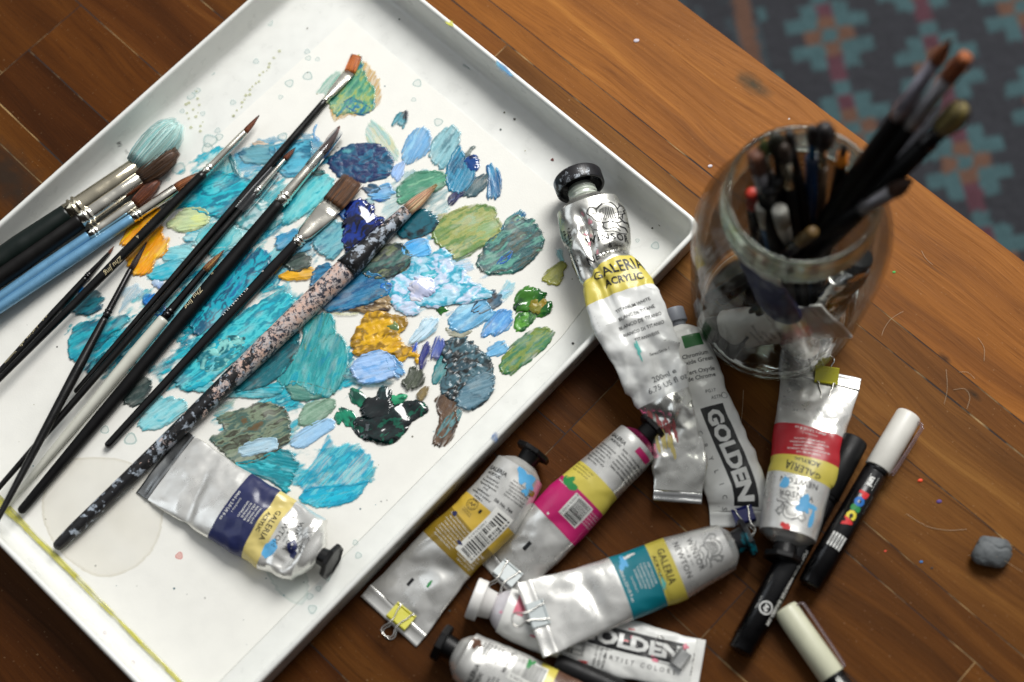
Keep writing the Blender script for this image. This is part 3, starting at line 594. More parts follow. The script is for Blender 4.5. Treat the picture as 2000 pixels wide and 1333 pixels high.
D('5', [(895, 676), (1000, 670), (1100, 650), (1140, 592), (1204, 600), (1208, 650), (1170, 692), (1050, 697)], [(76, 58, 40), (152, 130, 98), (60, 44, 34)], 0, .8, 'thick')
D('5', [(820, 705), (900, 700), (990, 700), (980, 720), (870, 725)], [(196, 196, 150)], 0, .15, 'thin', .8)
D('5', [(1210, 570), (1232, 480), (1330, 420), (1350, 342), (1450, 340), (1540, 288), (1596, 310), (1612, 380), (1680, 420), (1740, 500), (1846, 560), (1850, 600), (1700, 640), (1600, 640), (1500, 672), (1400, 652), (1396, 700), (1330, 716), (1240, 670), (1196, 600)], [(140, 196, 216), (204, 216, 236), (78, 164, 188), (170, 208, 224), (214, 222, 240)], -20, .6, 'thick')
D('5', [(1266, 300), (1330, 240), (1422, 228), (1468, 290), (1432, 342), (1330, 332)], [(88, 164, 220), (120, 184, 228)], -25, .4)
D('5', [(1400, 430), (1480, 400), (1530, 440), (1500, 480), (1430, 490)], [(30, 140, 170), (110, 190, 200)], -20, .6, 'thick')
D('5', [(1336, 530), (1380, 478), (1452, 474), (1494, 520), (1482, 582), (1430, 612), (1372, 636), (1340, 590)], [(224, 224, 240), (200, 206, 232), (236, 236, 246)], 30, 2.6, 'wet')
# ochre, blues and greens on the right
D('6', [(118, 382), (190, 270), (228, 188), (332, 190), (400, 222), (472, 240), (474, 300), (430, 332), (442, 382), (482, 422), (552, 450), (558, 532), (510, 470), (440, 524), (390, 472), (280, 452), (168, 484), (130, 422)], [(196, 150, 40), (214, 170, 70), (140, 108, 40), (200, 156, 54)], -25, .7, 'thick')
D('6', [(178, 332), (212, 268), (254, 258), (212, 322)], [(58, 78, 58), (90, 100, 60)], -50, .3)
D('6', [(335, 290), (400, 262), (444, 300), (390, 322)], [(50, 100, 70), (150, 150, 90)], 10, .9, 'wet')
D('6', [(80, 622), (130, 600), (250, 650), (400, 640), (330, 684), (200, 684)], [(40, 60, 60), (80, 120, 130)], 0, .2, 'thin', .9)
D('6', [(345, 495), (400, 492), (466, 560), (462, 602), (400, 622)], [(88, 142, 194), (120, 170, 210)], 30, .35)
D('6', [(118, 562), (180, 490), (270, 454), (352, 462), (400, 520), (418, 570), (380, 622), (270, 662), (180, 652), (128, 612)], [(122, 168, 218), (164, 194, 232), (98, 146, 200)], -15, .5)
D('6', [(458, 652), (500, 600), (508, 558), (562, 575), (598, 600), (592, 652), (540, 692), (490, 702)], [(52, 58, 48), (74, 80, 66)], -60, .5)
D('6', [(545, 742), (582, 690), (627, 680), (622, 722), (575, 777)], [(132, 116, 80), (96, 84, 58)], -60, .3)
D('6', [(560, 524), (580, 450), (616, 404), (632, 440), (602, 532), (576, 567)], [(42, 44, 108), (70, 80, 140)], -65, .5)
D('6', [(638, 472), (660, 390), (690, 364), (722, 400), (702, 472), (662, 507)], [(48, 58, 132), (80, 96, 160)], -65, .4)
D('6', [(508, 462), (540, 395), (552, 420), (542, 482)], [(44, 84, 180)], -70, .3)
D('6', [(500, 382), (560, 310), (600, 250), (662, 238), (692, 270), (662, 322), (590, 372), (520, 402)], [(176, 212, 232), (204, 226, 238), (140, 190, 214)], -45, .35)
D('6', [(688, 162), (730, 153), (767, 175), (722, 202), (700, 217)], [(38, 112, 28), (20, 70, 20)], -10, .8, 'wet')
D('6', [(745, 305), (790, 325), (900, 308), (862, 350), (790, 367)], [(166, 166, 148), (140, 140, 122)], -15, .2)
D('6', [(1090, 92), (1120, 20), (1150, -2), (1192, 40), (1132, 112)], [(162, 212, 226), (130, 196, 216)], -50, .15, 'thin', .9)
D('6', [(763, 252), (810, 190), (880, 118), (962, 98), (1044, 190), (1022, 242), (920, 302), (820, 332), (770, 302)], [(140, 192, 222), (108, 164, 200), (160, 206, 228)], -35, .5)
D('6', [(903, 212), (930, 130), (980, 68), (1052, 63), (1097, 110), (1072, 162), (990, 202)], [(46, 58, 74), (60, 92, 112), (50, 44, 46)], -35, .4)
D('6', [(958, 362), (1000, 280), (1060, 208), (1122, 188), (1168, 220), (1152, 292), (1100, 332), (1010, 357)], [(130, 182, 222), (98, 152, 206), (160, 204, 232)], -50, .5)
D('6', [(1185, 200), (1205, 90), (1240, 48), (1300, 43), (1372, 70), (1382, 120), (1424, 160), (1400, 212), (1350, 228), (1300, 195), (1220, 185)], [(18, 78, 28), (62, 114, 42), (8, 44, 24)], -30, 2.0, 'wet')
D('6', [(1280, 162), (1340, 108), (1392, 130), (1342, 204)], [(170, 130, 50), (120, 120, 50)], -40, .9, 'thick', z0=PAP+1.2)
D('6', [(1186, 300), (1195, 240), (1232, 200), (1320, 208), (1290, 272), (1230, 322)], [(48, 120, 40), (90, 150, 60), (20, 80, 30)], -50, .6, 'thick')
D('6', [(1088, 562), (1130, 470), (1190, 400), (1262, 338), (1352, 300), (1424, 310), (1434, 360), (1382, 432), (1300, 502), (1200, 572), (1150, 602)], [(60, 112, 66), (112, 132, 62), (46, 108, 74), (90, 126, 60)], -42, .45)
D('6', [(998, 482), (1030, 420), (1090, 388), (1134, 420), (1122, 462), (1060, 492)], [(142, 192, 222), (110, 170, 210)], -30, .35)
D('6', [(653, 622), (680, 520), (730, 478), (752, 560), (712, 640), (672, 664)], [(68, 142, 146), (40, 110, 116)], -60, .3)
D('6', [(716, 402), (790, 376), (860, 368), (930, 420), (1004, 490), (1032, 560), (1044, 640), (1024, 742), (970, 802), (900, 834), (820, 802), (716, 742), (700, 662), (740, 562), (716, 472)], [(40, 46, 46), (60, 82, 92), (32, 34, 34), (76, 104, 114), (48, 56, 58)], -40, 1.3, 'thick')
D('6', [(806, 792), (850, 690), (940, 620), (1034, 600), (1034, 722), (960, 792), (880, 834)], [(80, 112, 128), (100, 130, 144), (60, 90, 104)], -20, .5, z0=PAP+1.1)
D('6', [(655, 1042), (672, 980), (700, 890), (690, 830), (668, 780), (740, 728), (812, 762), (800, 832), (810, 900), (795, 962), (770, 1032), (710, 1078)], [(74, 58, 48), (90, 68, 50), (50, 40, 34)], -60, .5)
D('6', [(688, 972), (740, 888), (822, 826), (840, 860), (790, 932), (740, 1002), (700, 1002)], [(78, 116, 118), (100, 136, 140)], -55, .4)
# dark viridian puddle
D('6', [(150, 900), (300, 868), (420, 800), (540, 786), (608, 805), (612, 850), (520, 902), (455, 985), (400, 1044), (320, 1062), (240, 1034), (165, 1010), (146, 960)], [(4, 14, 17), (3, 30, 29), (4, 12, 15), (0, 84, 66), (5, 14, 17), (4, 12, 15)], -30, 1.8, 'wet')
D('6', [(18, 885), (58, 834), (112, 838), (152, 898), (176, 1004), (120, 945), (90, 935), (60, 902), (38, 928)], [(4, 40, 40), (0, 130, 100), (4, 16, 20)], 40, .8, 'wet')
D('6', [(119, 722), (150, 704), (202, 740), (228, 800), (200, 818), (138, 792)], [(0, 112, 84), (2, 60, 50)], 55, .8, 'wet')
D('6', [(288, 742), (330, 678), (368, 710), (374, 770), (330, 795)], [(6, 26, 28), (30, 60, 60)], -70, 1.8, 'wet')
D('6', [(366, 765), (450, 732), (478, 760), (442, 806), (370, 797)], [(14, 84, 62), (60, 150, 110), (4, 30, 30)], -10, 1.4, 'wet')
D('6', [(184, 835), (220, 770), (292, 755), (380, 772), (392, 862), (340, 905), (270, 920), (198, 892)], [(4, 12, 15), (5, 22, 23)], -30, 2.0, 'wet')
# lower left
D('7', [(545, 120), (640, 65), (590, 0), (640, -40), (720, -62), (850, -104), (985, -90), (1046, 0), (1046, 60), (1046, 132), (960, 205), (850, 275), (720, 296), (620, 215), (560, 172)], [(84, 92, 78), (58, 58, 46), (122, 134, 114), (70, 96, 88), (96, 80, 56)], -25, .35)
D('7', [(700, 300), (850, 250), (960, 205), (1040, 200), (1094, 255), (1098, 312), (1062, 402), (1034, 474), (930, 394), (830, 364)], [(46, 162, 176), (18, 128, 140), (90, 186, 196)], 10, .4)
D('7', [(718, 185), (850, 128), (962, 128), (964, 190), (830, 228), (758, 238)], [(170, 200, 216), (190, 212, 222)], -15, .45)
D('7', [(1068, 152), (1110, 90), (1220, 18), (1322, -4), (1344, 40), (1240, 122), (1130, 184)], [(160, 196, 226), (174, 208, 232)], -32, .3)
D('7', [(1098, 392), (1200, 290), (1268, 180), (1296, 105), (1360, 172), (1440, 158), (1524, 190), (1582, 260), (1592, 342), (1542, 442), (1472, 522), (1382, 557), (1250, 572), (1120, 522), (1150, 462)], [(58, 174, 200), (112, 202, 216), (46, 160, 190), (84, 190, 210)], -48, .25, 'thin', 1.0)
D('7', [(1120, 520), (1180, 450), (1300, 430), (1480, 420), (1560, 400), (1480, 516), (1380, 552), (1250, 566)], [(60, 176, 200), (40, 150, 184)], -15, .25)
D('p', [(580, 826), (598, 792), (645, 780), (652, 798), (612, 830)], [(118, 150, 130), (150, 176, 158)], -30, .35)
D('4', [(905, 1255), (950, 1182), (1008, 1110), (1062, 1090), (1200, 1108), (1214, 1160), (1120, 1242), (1020, 1294), (930, 1292)], [(88, 174, 190), (152, 206, 212), (120, 190, 200)], -35, .35)
D('4', [(778, 1102), (850, 980), (940, 958), (984, 1020), (952, 1102), (870, 1137)], [(32, 48, 48), (56, 72, 70), (20, 30, 34)], -35, .5)
print('DAUBS', _nd)
# faint droplets and flecks: paper, tray floor
def specks():
    mb = MB(); rg = np.random.default_rng(3)
    def ring(px, py, r, col, al, z, fill=.25, n=14):
        P0 = W(px, py, z); r *= .32; V = [P0]; C = [tuple(s2l(col))+(al*fill,)]
        for rr, a_ in ((.7, al*fill), (.88, al), (1.0, al*.8), (1.12, 0)):
            for i in range(n):
                t_ = i*2*PI/n; w = 1+.12*math.sin(3*t_+px); V.append(P0+np.array([math.cos(t_), math.sin(t_), 0])*r*rr*w); C.append(tuple(s2l(col))+(a_,))
        F = [(0, 1+i, 1+(i+1) % n) for i in range(n)]
        for k in range(3): F += [(1+k*n+i, 1+(k+1)*n+i, 1+(k+1)*n+(i+1) % n, 1+k*n+(i+1) % n) for i in range(n)]
        m0 = len(mb.V); mb.V += [tuple(v) for v in V]; mb.F += [tuple(q+m0 for q in f) for f in F]; mb.C += C
    zp = PAP+.02; zt = 2.03
    spots = [(565, 163, 9), (601, 149, 10), (600, 101, 6), (602, 114, 6), (620, 116, 5), (548, 190, 5), (552, 268, 10), (410, 275, 15), (428, 268, 8), (425, 255, 6), (405, 290, 12), (455, 285, 6), (815, 163, 9), (808, 195, 5), (856, 239, 9), (455, 200, 6), (500, 120, 6), (527, 45, 7), (412, 141, 8), (385, 177, 7), (373, 187, 9), (356, 217, 5), (396, 222, 5), (350, 330, 14), (328, 350, 5), (530, 900, 9), (205, 840, 8), (255, 858, 12), (1280, 480, 8), (1245, 470, 4), (605, 1165, 6), (622, 1150, 5), (610, 1190, 8), (640, 1130, 5), (700, 1085, 6), (694, 1060, 5), (560, 980, 6)]
    for x, y, r in spots: ring(x, y, r, (120, 176, 176), .36, zp if r > 0 else zt)
    for x, y in ((205, 1236), (260, 1294)): ring(x, y, 3, (150, 90, 120), .7, 6.5, .1)
    ring(350, 1086, 7, (226, 130, 120), .5, zp, .7)
    for _ in range(230):
        x, y = rg.uniform(0, 1250), rg.uniform(20, 1330)
        q = W(x, y, 0)[:2]; ok = True
        P_ = inset(26, 11)
        c_ = False
        for i in range(len(P_)):
            a, b = P_[i], P_[(i+1) % len(P_)]
            if (a[1] > q[1]) != (b[1] > q[1]) and q[0] < (b[0]-a[0])*(q[1]-a[1])/(b[1]-a[1])+a[0]: c_ = not c_
        if not c_: continue
        col = [(60, 110, 120), (90, 84, 60), (40, 40, 40), (120, 170, 180), (160, 150, 90)][rg.integers(5)]
        ring(x, y, rg.uniform(.6, 2.2), col, rg.uniform(.25, .8), zp+.01, .9, 7)
    for x, y, r, col in ((465, 90, 4, (60, 90, 110)), (1048, 233, 7, (110, 110, 80)), (1005, 233, 2.5, (60, 60, 50)), (978, 253, 2, (50, 70, 70)), (1079, 312, 3, (110, 40, 30)), (1290, 438, 4.5, (60, 44, 30)), (1274, 446, 2, (70, 70, 50)), (985, 220, 2, (90, 90, 70)), (780, 38, 2, (90, 100, 90)), (780, 500, 2, (60, 60, 60)), (1119, 671, 2.5, (20, 20, 20)), (878, 1193, 2, (20, 40, 40)), (340, 1150, 2, (60, 100, 110))):
        ring(x, y, r, col, .9, zp+.015, 1.0)
    for i in range(40):            # broken yellow-green dribble on the tray floor
        t = i/39; x = 480+70*(math.sin(t*3)) if t > .5 else 365+60*t; 
        x, y = (545-90*t, 100+130*t) if i % 2 else (360+30*t+14*math.sin(i), 160+95*t)
        ring(x+rg.uniform(-4, 4), y+rg.uniform(-4, 4), rg.uniform(1.5, 3.6), (168, 172, 96), .5, zp+.02, .8, 7)
    o = mb.out('paint_splatter', DRY, tray); o['kind'] = 'stuff'
specks()
D('p', [(925, 122), (935, 120), (962, 150), (955, 152)], [(40, 110, 110)], 48, .03, 'thin', .9, 'paint_scrape', tray, 2.2)
D('p', [(905, 120), (922, 133), (920, 137), (905, 130)], [(40, 100, 110)], 48, .03, 'thin', .9, 'paint_scrape', tray, 2.2)
D('p', [(966, 118), (980, 122), (1000, 146), (994, 150), (975, 135)], [(40, 110, 170), (120, 180, 200)], 40, .03, 'thin', .95, 'paint_scrape', tray, 25.2)
D('p', [(868, 40), (884, 42), (884, 50), (870, 48)], [(206, 206, 90)], 40, .03, 'thin', .9, 'paint_scrape', tray, 25.2)
D('p', [(960, 850), (972, 845), (970, 862), (962, 866)], [(20, 90, 150)], -60, .03, 'thin', .95, 'paint_scrape', tray, 25.2)
D('p', [(226, 282), (234, 276), (240, 282), (230, 290)], [(20, 20, 20)], 0, .03, 'thin', .95, 'paint_scrape', tray, 16)
D('p', [(240, 295), (248, 292), (250, 300), (242, 303)], [(20, 20, 20)], 0, .03, 'thin', .95, 'paint_scrape', tray, 6)
# yellow stained paper edge along the lower left
D('p', [(-10, 965), (2, 968), (60, 1030), (150, 1120), (252, 1225), (360, 1333), (400, 1372), (392, 1378), (345, 1333), (240, 1228), (135, 1124), (40, 1030), (-12, 984)], [(196, 192, 84), (206, 202, 120), (190, 184, 80)], 45, .25, 'smear', .85, 'yellow_paint_edge', paper, PAP, rag=.12)
# ------------------------------------------------------------------ brushes
HAIR = attrmat('brush_hair', .5, sheen=.1)
CHROME = pm('nickel_ferrule', (236, 231, 218), .2, metal=1., bump=.05, bscale=900, var=.12)
BLKM = lambda: pm('black_lacquer', (9, 8, 8), .3, coat=.08, spec=.35, var=.25, bump=.03, bscale=600)
def tuft(A, B, r0, shape, cols, n=150, fl=1., seed=0, name='bristles', parent=None, tipc=None, cap=None):
    "hairs from A (ferrule mouth) to B (tip); shape = [(t, radius factor)]"
    rg = np.random.default_rng(seed+50); d, l, nn, L = frame(A, B); mb = MB(); sh = np.array(shape); K = 7
    core = [(t*L*.97, r0*f*.86) for t, f in shape]
    V, F = rings(A, B, core, 14, fl); cv = s2l(cols[0]); mb.add(V, F, np.append(cv*.8, 1))
    for i in range(n):
        a = rg.uniform(0, 2*PI); q = math.sqrt(rg.uniform(.25, 1)); ln = rg.uniform(.86, 1.03)*L; j = rg.normal(0, .025, 2)
        ts = np.linspace(0, 1, K); P = []
        for t in ts:
            f = np.interp(t, sh[:, 0], sh[:, 1])*r0*q*1.02+.05; P.append(np.asarray(A)+d*ln*t+l*(math.sin(a)*f+j[0]*t*t*r0*4)+nn*(math.cos(a)*f*fl+j[1]*t*t*r0*3*fl))
        P = np.array(P); P[:, 2] = np.maximum(P[:, 2], PAP+.4)
        V, F = polytube(P, [.16*(1-.6*t)*max(.6, min(r0/3, 1.6)) for t in ts], 3)
        c = s2l(cols[rg.integers(len(cols))])*rg.uniform(.6, 1.35); cc = np.repeat([c], K*3, 0)
        if tipc is not None:
            w = sst(tipc[1], 1.0, np.repeat(ts, 3))[:, None]; cc = cc*(1-w)+s2l(tipc[0])*w
        mb.add(V, F, np.hstack([np.clip(cc, 0, 1), np.ones((K*3, 1))]))
    return mb.out(name, HAIR, parent)
def wmm(w, P): return w*mmpx(P)
ROUND = [(0, 1.0), (.2, 1.1), (.45, .98), (.7, .68), (.88, .34), (1, .05)]
MOP = [(0, .95), (.2, 1.2), (.5, 1.32), (.75, 1.25), (.93, .9), (1, .45)]
FLAT = [(0, 1.0), (.4, 1.05), (.8, 1.02), (1, .98)]
def brush(label, tip, hair, ferr, end, wh, wf, whd, hmat, hcols, shape=ROUND, z=(4, 5, 6, 8), fmat=None, flat=False, group='brushes lying across the tray', n=150, tipc=None, text=None, tint='black handled', rnd=True, hprof=None, crimp=True, endcol=None, seed=1):
    """tip, hair root, ferrule end and handle end in photo pixels; z of the axis at each; wh hair width px;
    wf=(mouth, heel) ferrule widths px; whd=[(t,width px)] handle"""
    T, A, Bf, E_ = [W(*p, zz) for p, zz in zip((tip, hair, ferr, end), z)]
    k = mmpx(A)
    # straighten: ferrule lies on the line hair -> handle end
    d = E_-A; L = np.linalg.norm(d); d = d/L; lf = float((Bf-A) @ d)
    root = thing('paint_brush', label, 'paint brush', tuple(A+d*L*.5), group)
    r0, r1 = wf[0]*k/2, wf[1]*k/2; fm = fmat or CHROME
    if flat:
        fl0 = .22; pr = [(0, r0, fl0), (lf*.22, r0*.99, fl0*1.05), (lf*.3, r0*.98, .26), (lf*.75, r0*.45+r1*.55, .6), (lf*.9, r1*1.02, 1)]
    else: pr = [(0, r0*.97, 1), (.4, r0, 1), (lf*.5, (r0+r1)/2, 1), (lf*.86, r1, 1)]
    if crimp:
        s = lf*.8 if not flat else lf*.84; e = r1
        pr = [q for q in pr if q[0] < s]+[(s, e, 1), (s+lf*.02, e*1.0, 1), (s+lf*.035, e*1.17, 1), (s+lf*.055, e*1.19, 1), (s+lf*.07, e*1.0, 1), (s+lf*.085, e*1.0, 1), (s+lf*.10, e*1.17, 1), (s+lf*.12, e*1.17, 1), (s+lf*.135, e*1.01, 1)]
    pr += [(lf, r1*1.06, 1)]
    V, F = rings(A, A+d*L, pr, 28); mk('ferrule', V, F, fm, root)
    hl = L-lf
    hp = [(lf-.4, r1*.9)]+[(lf+hl*t, w*mmpx(A+d*(lf+hl*t))/2) for t, w in whd]
    if rnd:
        t_, w_ = hp[-1]; hp = hp[:-1]+[(t_-w_*1.0, w_), (t_-w_*.45, w_*.88), (t_-w_*.12, w_*.5), (t_, w_*.06)]
    hp2 = np.array([q[:2] for q in hp]); aa = np.unique(np.concatenate([np.linspace(hp2[0, 0], hp2[-1, 0], 60), hp2[:, 0]]))
    rr = np.interp(aa, hp2[:, 0], hp2[:, 1]); V, F = rings(A, A+d*L, list(zip(aa, rr)), 28)
    col = None
    mk('handle', V, F, hmat, root, col=col)
    tf = .24 if flat else 1.
    tuft(A-d*-.2, T, wh*k/2*(.98 if flat else .92), shape, hcols, n, tf, seed, parent=root, tipc=tipc)
    if text:
        ik = Ink(Cyl(A, A+d*L, list(zip(aa, rr))))
        for st, (px, py), size, key, kw in text:
            P = W(px, py, float(A[2])); a_ = float((P-A) @ d); b_ = float((P-A) @ np.cross([0, 0, 1.], d)); lim = np.interp(a_, aa, rr)*.8
            ik.text(st, a_, max(-lim, min(lim, b_)), size*mmpx(P), key, 'along', off=.06, **kw)
        ik.done(root, {}, INKS)
    return root, A, d, L, lf, aa, rr
BLK = BLKM()
brown = [(96, 60, 30), (70, 44, 24), (130, 84, 44)]; redbr = [(120, 58, 24), (150, 78, 30), (90, 40, 18)]
brush('large mop brush with pale turquoise hair, cream silver ferrule and thick dark green handle', (348, 240), (268, 327), (128, 416), (-190, 640), 56, (40, 42), [(0, 44), (.3, 50), (1, 40)],
      pm('dark_green_lacquer', (6, 19, 15), .38, coat=.08, spec=.3), [(196, 232, 226), (164, 220, 222), (220, 240, 234)], MOP, (13, 10, 10, 24), pm('brass_ferrule', (214, 204, 180), .2, metal=1.), n=420, seed=1)
brush('large round mop brush with full dark brown hair, silver ferrule and thick black handle', (346, 296), (272, 350), (158, 436), (-170, 660), 36, (34, 36), [(0, 36), (.4, 40), (1, 34)],
      pm('ebony_handle', (9, 7, 6), .42, coat=.05, spec=.25), [(92, 62, 38), (64, 42, 26), (120, 84, 52)], MOP, (11, 9, 9, 22), n=380, seed=2)
brush('light blue handled brush with a dark rusty tip tucked beneath the brown mop brush', (312, 352), (262, 400), (176, 465), (-170, 700), 22, (24, 22), [(0, 21), (.3, 24), (1, 18)],
      pm('pearl_blue_lacquer', (112, 164, 200), .3, metal=.35, coat=.4), redbr, MOP, (6, 7, 7, 18), n=170, tipc=((40, 24, 20), .5), seed=3)
brush('light blue handled brush with tapered golden brown tip beside the yellow paint', (392, 338), (343, 370), (258, 428), (-170, 716), 20, (22, 20), [(0, 20), (.3, 24), (1, 18)],
      pm('pearl_blue_lacquer'), [(150, 84, 36), (120, 62, 26), (180, 110, 56)], ROUND, (5, 6, 6, 18), n=150, tipc=((50, 28, 18), .6), seed=4)
zj = lambda p, p2, s: [('Zhu Jing', p, s, 'gold', dict(shear=.35, fit=None))]
brush('slender black brush with pointed brown tip and long silver ferrule over the yellow paint', (506, 226), (478, 259), (398, 341), (-30, 770), 11, (14, 15), [(0, 19), (.25, 21), (.7, 15), (1, 10)],
      BLK, redbr, ROUND, (9, 9, 10, 13), n=110, tipc=((40, 20, 14), .7), text=[('Zhu Jing', (226, 526), 10, 'gold', dict(shear=.3)), ('4', (273, 469), 8, 'gold', {})], seed=5)
brush('thin black brush with flat orange tip lying on the topmost green paint', (697, 108), (683, 141), (622, 192), (146, 768), 22, (22, 12), [(0, 13), (.2, 16), (.7, 13), (1, 11)],
      BLK, [(196, 104, 30), (170, 84, 22), (214, 130, 50)], FLAT, (5, 5, 5, 7), flat=True, n=150, tipc=((40, 24, 18), .75), seed=6)
r7 = brush('small black brush with short brown point and a clear film sleeve at its ferrule', (577, 289), (556, 312), (498, 381), (-30, 985), 11, (8, 12), [(0, 12), (.2, 15), (.7, 14), (1, 10)],
      BLK, redbr, ROUND, (5, 5, 5, 15), n=90, tipc=((40, 20, 14), .6), seed=7)
r8 = brush('thick matte black brush with its brown tip inside a clear plastic cap', (663, 248), (628, 300), (541, 396), (38, 1002), 17, (19, 23), [(0, 24), (.25, 29), (.7, 24), (1, 17)],
      pm('matte_black_handle', (10, 9, 10), .5, spec=.2, var=.3), [(112, 76, 66), (90, 58, 50), (140, 100, 88)], [(0, 1), (.5, 1), (.75, .8), (.92, .4), (1, .1)], (8, 8, 7.5, 7), n=150,
      text=[('Zhu Jing', (381, 587), 11, 'gold', dict(shear=.3)), ('10', (417, 536), 9, 'gold', {})], seed=8)
CLEAR = None
def clearmat():
    m, t, b = nodes('clear_plastic'); N = t.nodes.new; L = t.links.new; o = t.nodes['Material Output']
    tr = N('ShaderNodeBsdfTransparent'); tr.inputs[0].default_value = (.93, .94, .95, 1); g = N('ShaderNodeBsdfGlossy'); g.inputs['Roughness'].default_value = .12; g.inputs[0].default_value = (1, 1, 1, 1)
    f = N('ShaderNodeFresnel'); f.inputs[0].default_value = 1.32; ml = N('ShaderNodeMath'); ml.operation = 'MULTIPLY_ADD'; ml.inputs[1].default_value = 1.2; ml.inputs[2].default_value = .03; L(f.outputs[0], ml.inputs[0])
    mx = N('ShaderNodeMixShader'); L(ml.outputs[0], mx.inputs[0]); L(tr.outputs[0], mx.inputs[1]); L(g.outputs[0], mx.inputs[2]); L(mx.outputs[0], o.inputs[0]); return m
CLEAR = clearmat()
A, d = r8[1], r8[2]; V, F = rings(A-d*19.5, A+d*14, [(0, 3.3), (10, 3.6), (33, 3.9), (33, 3.5), (10, 3.2), (.1, 2.9)], 28, cap=False); mk('clear_cap', V, F, CLEAR, [c_ for c_ in r8[0].children if c_.name.startswith('ferrule')][0])
A, d = r7[1], r7[2]; V, F = rings(A+d*10, A+d*46, [(0, 4.6, .6), (18, 5.2, .55), (36, 5.0, .5)], 20, cap=False); mk('clear_sleeve', V, F, CLEAR, [c_ for c_ in r7[0].children if c_.name.startswith('ferrule')][0])
brush('wide flat brush with square brown hair, broad silver ferrule and glossy black handle', (690, 350), (650, 399), (578, 477), (207, 874), 46, (45, 22), [(0, 21), (.15, 24), (.6, 19), (1, 15)],
      pm('gloss_black_handle', (7, 6, 7), .16, coat=.35, spec=.4), brown, FLAT, (6, 6, 6, 5), flat=True, n=420, tipc=((90, 56, 34), .9), text=[('FUUMUUI', (456, 588), 11, 'white', dict(space=1.15)), ('8', (512, 531), 8, 'white', {})], seed=9)
brush('white handled brush with black ferrule and amber tip beside the matte black handle', (437, 490), (399, 529), (320, 624), (13, 989), 13, (13, 17), [(0, 22), (.2, 25), (.6, 19), (1, 9)],
      pm('white_lacquer_chipped', (206, 206, 194), .32, coat=.4, mottle=((170, 130, 80), 60, .70)), [(190, 150, 80), (150, 90, 50), (120, 50, 40)], ROUND, (5.5, 5.5, 5.5, 6), pm('black_ferrule', (22, 19, 20), .25, metal=.6, coat=.3), n=120, tipc=((110, 36, 36), .4), seed=10)
brush('thin black liner brush with tiny reddish point and gold lettering, leftmost of the fine brushes', (223, 481), (212, 495), (165, 543), (-40, 772), 6, (6, 12), [(0, 13), (.3, 16), (1, 14)],
      BLK, redbr, ROUND, (4.4, 4.4, 4.4, 6), pm('black_ferrule'), n=50, text=[('10/0', (90, 623), 8, 'gold', {}), ('ArtistsLoft', (60, 660), 9, 'gold', {}), ('Necessities', (24, 702), 5, 'gold', {})], seed=11)
brush('black brush with dark brown hair crossing over the ends of the other black handles', (286, 474), (255, 528), (204, 627), (-30, 1062), 11, (12, 13), [(0, 15), (.25, 20), (.6, 16), (1, 10)],
      BLK, [(48, 30, 24), (66, 42, 32), (34, 22, 18)], [(0, .9), (.3, 1.1), (.6, .8), (.85, .5), (1, .15)], (4, 5, 6, 27), pm('black_ferrule'), n=120, seed=12)
SPL = None
def splat():
    m, t, b = nodes('paint_crusted_handle'); N = t.nodes.new; L = t.links.new
    co = N('ShaderNodeTexCoord')
    g = N('ShaderNodeAttribute'); g.attribute_name = 'Col'
    def nz(sc, det=8, ro=.65, st=(1, 1, 1)):
        mp = N('ShaderNodeMapping'); mp.inputs['Scale'].default_value = st; L(co.outputs['Object'], mp.inputs[0]); q = N('ShaderNodeTexNoise'); q.inputs['Scale'].default_value = sc; q.inputs['Detail'].default_value = det; q.inputs['Roughness'].default_value = ro; L(mp.outputs[0], q.inputs[0]); return q.outputs[0]
    def rmp(s, a, b_, ca=(0, 0, 0, 1), cb=(1, 1, 1, 1)):
        q = N('ShaderNodeValToRGB'); q.color_ramp.elements[0].position = a; q.color_ramp.elements[1].position = b_; q.color_ramp.elements[0].color = ca; q.color_ramp.elements[1].color = cb; L(s, q.inputs[0]); return q.outputs[0]
    def mx(f, a, c):
        q = N('ShaderNodeMix'); q.data_type = 'RGBA'; L(f, q.inputs[0])
        for s_, i_ in ((a, 6), (c, 7)):
            if isinstance(s_, tuple): q.inputs[i_].default_value = s_
            else: L(s_, q.inputs[i_])
        return q.outputs[2]
    sub = N('ShaderNodeMath'); sub.operation = 'MULTIPLY_ADD'; sub.inputs[1].default_value = .5; L(g.outputs['Color'], sub.inputs[0])
    big = nz(120, 9, .72); L(big, sub.inputs[2])                      # more paint where the attribute says so
    pinkm = rmp(sub.outputs[0], .84, .86)
    col = mx(rmp(nz(160), .40, .58), rgb(212, 176, 158), rgb(188, 178, 176)); col = mx(rmp(nz(360, 9, .72, (1, 1, 1)), .50, .55), col, rgb(50, 52, 64)); col = mx(rmp(nz(60), .56, .62), col, rgb(150, 152, 160))
    base = mx(rmp(nz(170), .52, .58), rgb(15, 14, 17), rgb(160, 170, 182)); c = mx(pinkm, base, col); L(c, b.inputs['Base Color'])
    b.inputs['Roughness'].default_value = .45; bp = N('ShaderNodeBump'); bp.inputs['Strength'].default_value = .7; bp.inputs['Distance'].default_value = .0006; L(sub.outputs[0], bp.inputs['Height']); L(bp.outputs[0], b.inputs['Normal']); return m
SPL = splat()
r13 = brush('largest brush, thick handle crusted with pink and grey dried paint, wire bound ferrule', (852, 362), (795, 412), (678, 528), (107, 1072), 25, (26, 46), [(0, 46), (.1, 45), (.3, 42), (.48, 36), (.62, 31), (.8, 28), (.93, 27), (1, 22)],
      SPL, [(236, 206, 160), (244, 222, 186), (204, 172, 124), (226, 160, 140)], [(0, 1), (.3, 1.05), (.6, .8), (.85, .4), (1, .1)], (7, 8.5, 9, 7), SPL, n=300, tipc=((150, 132, 84), .7), crimp=False, seed=13)
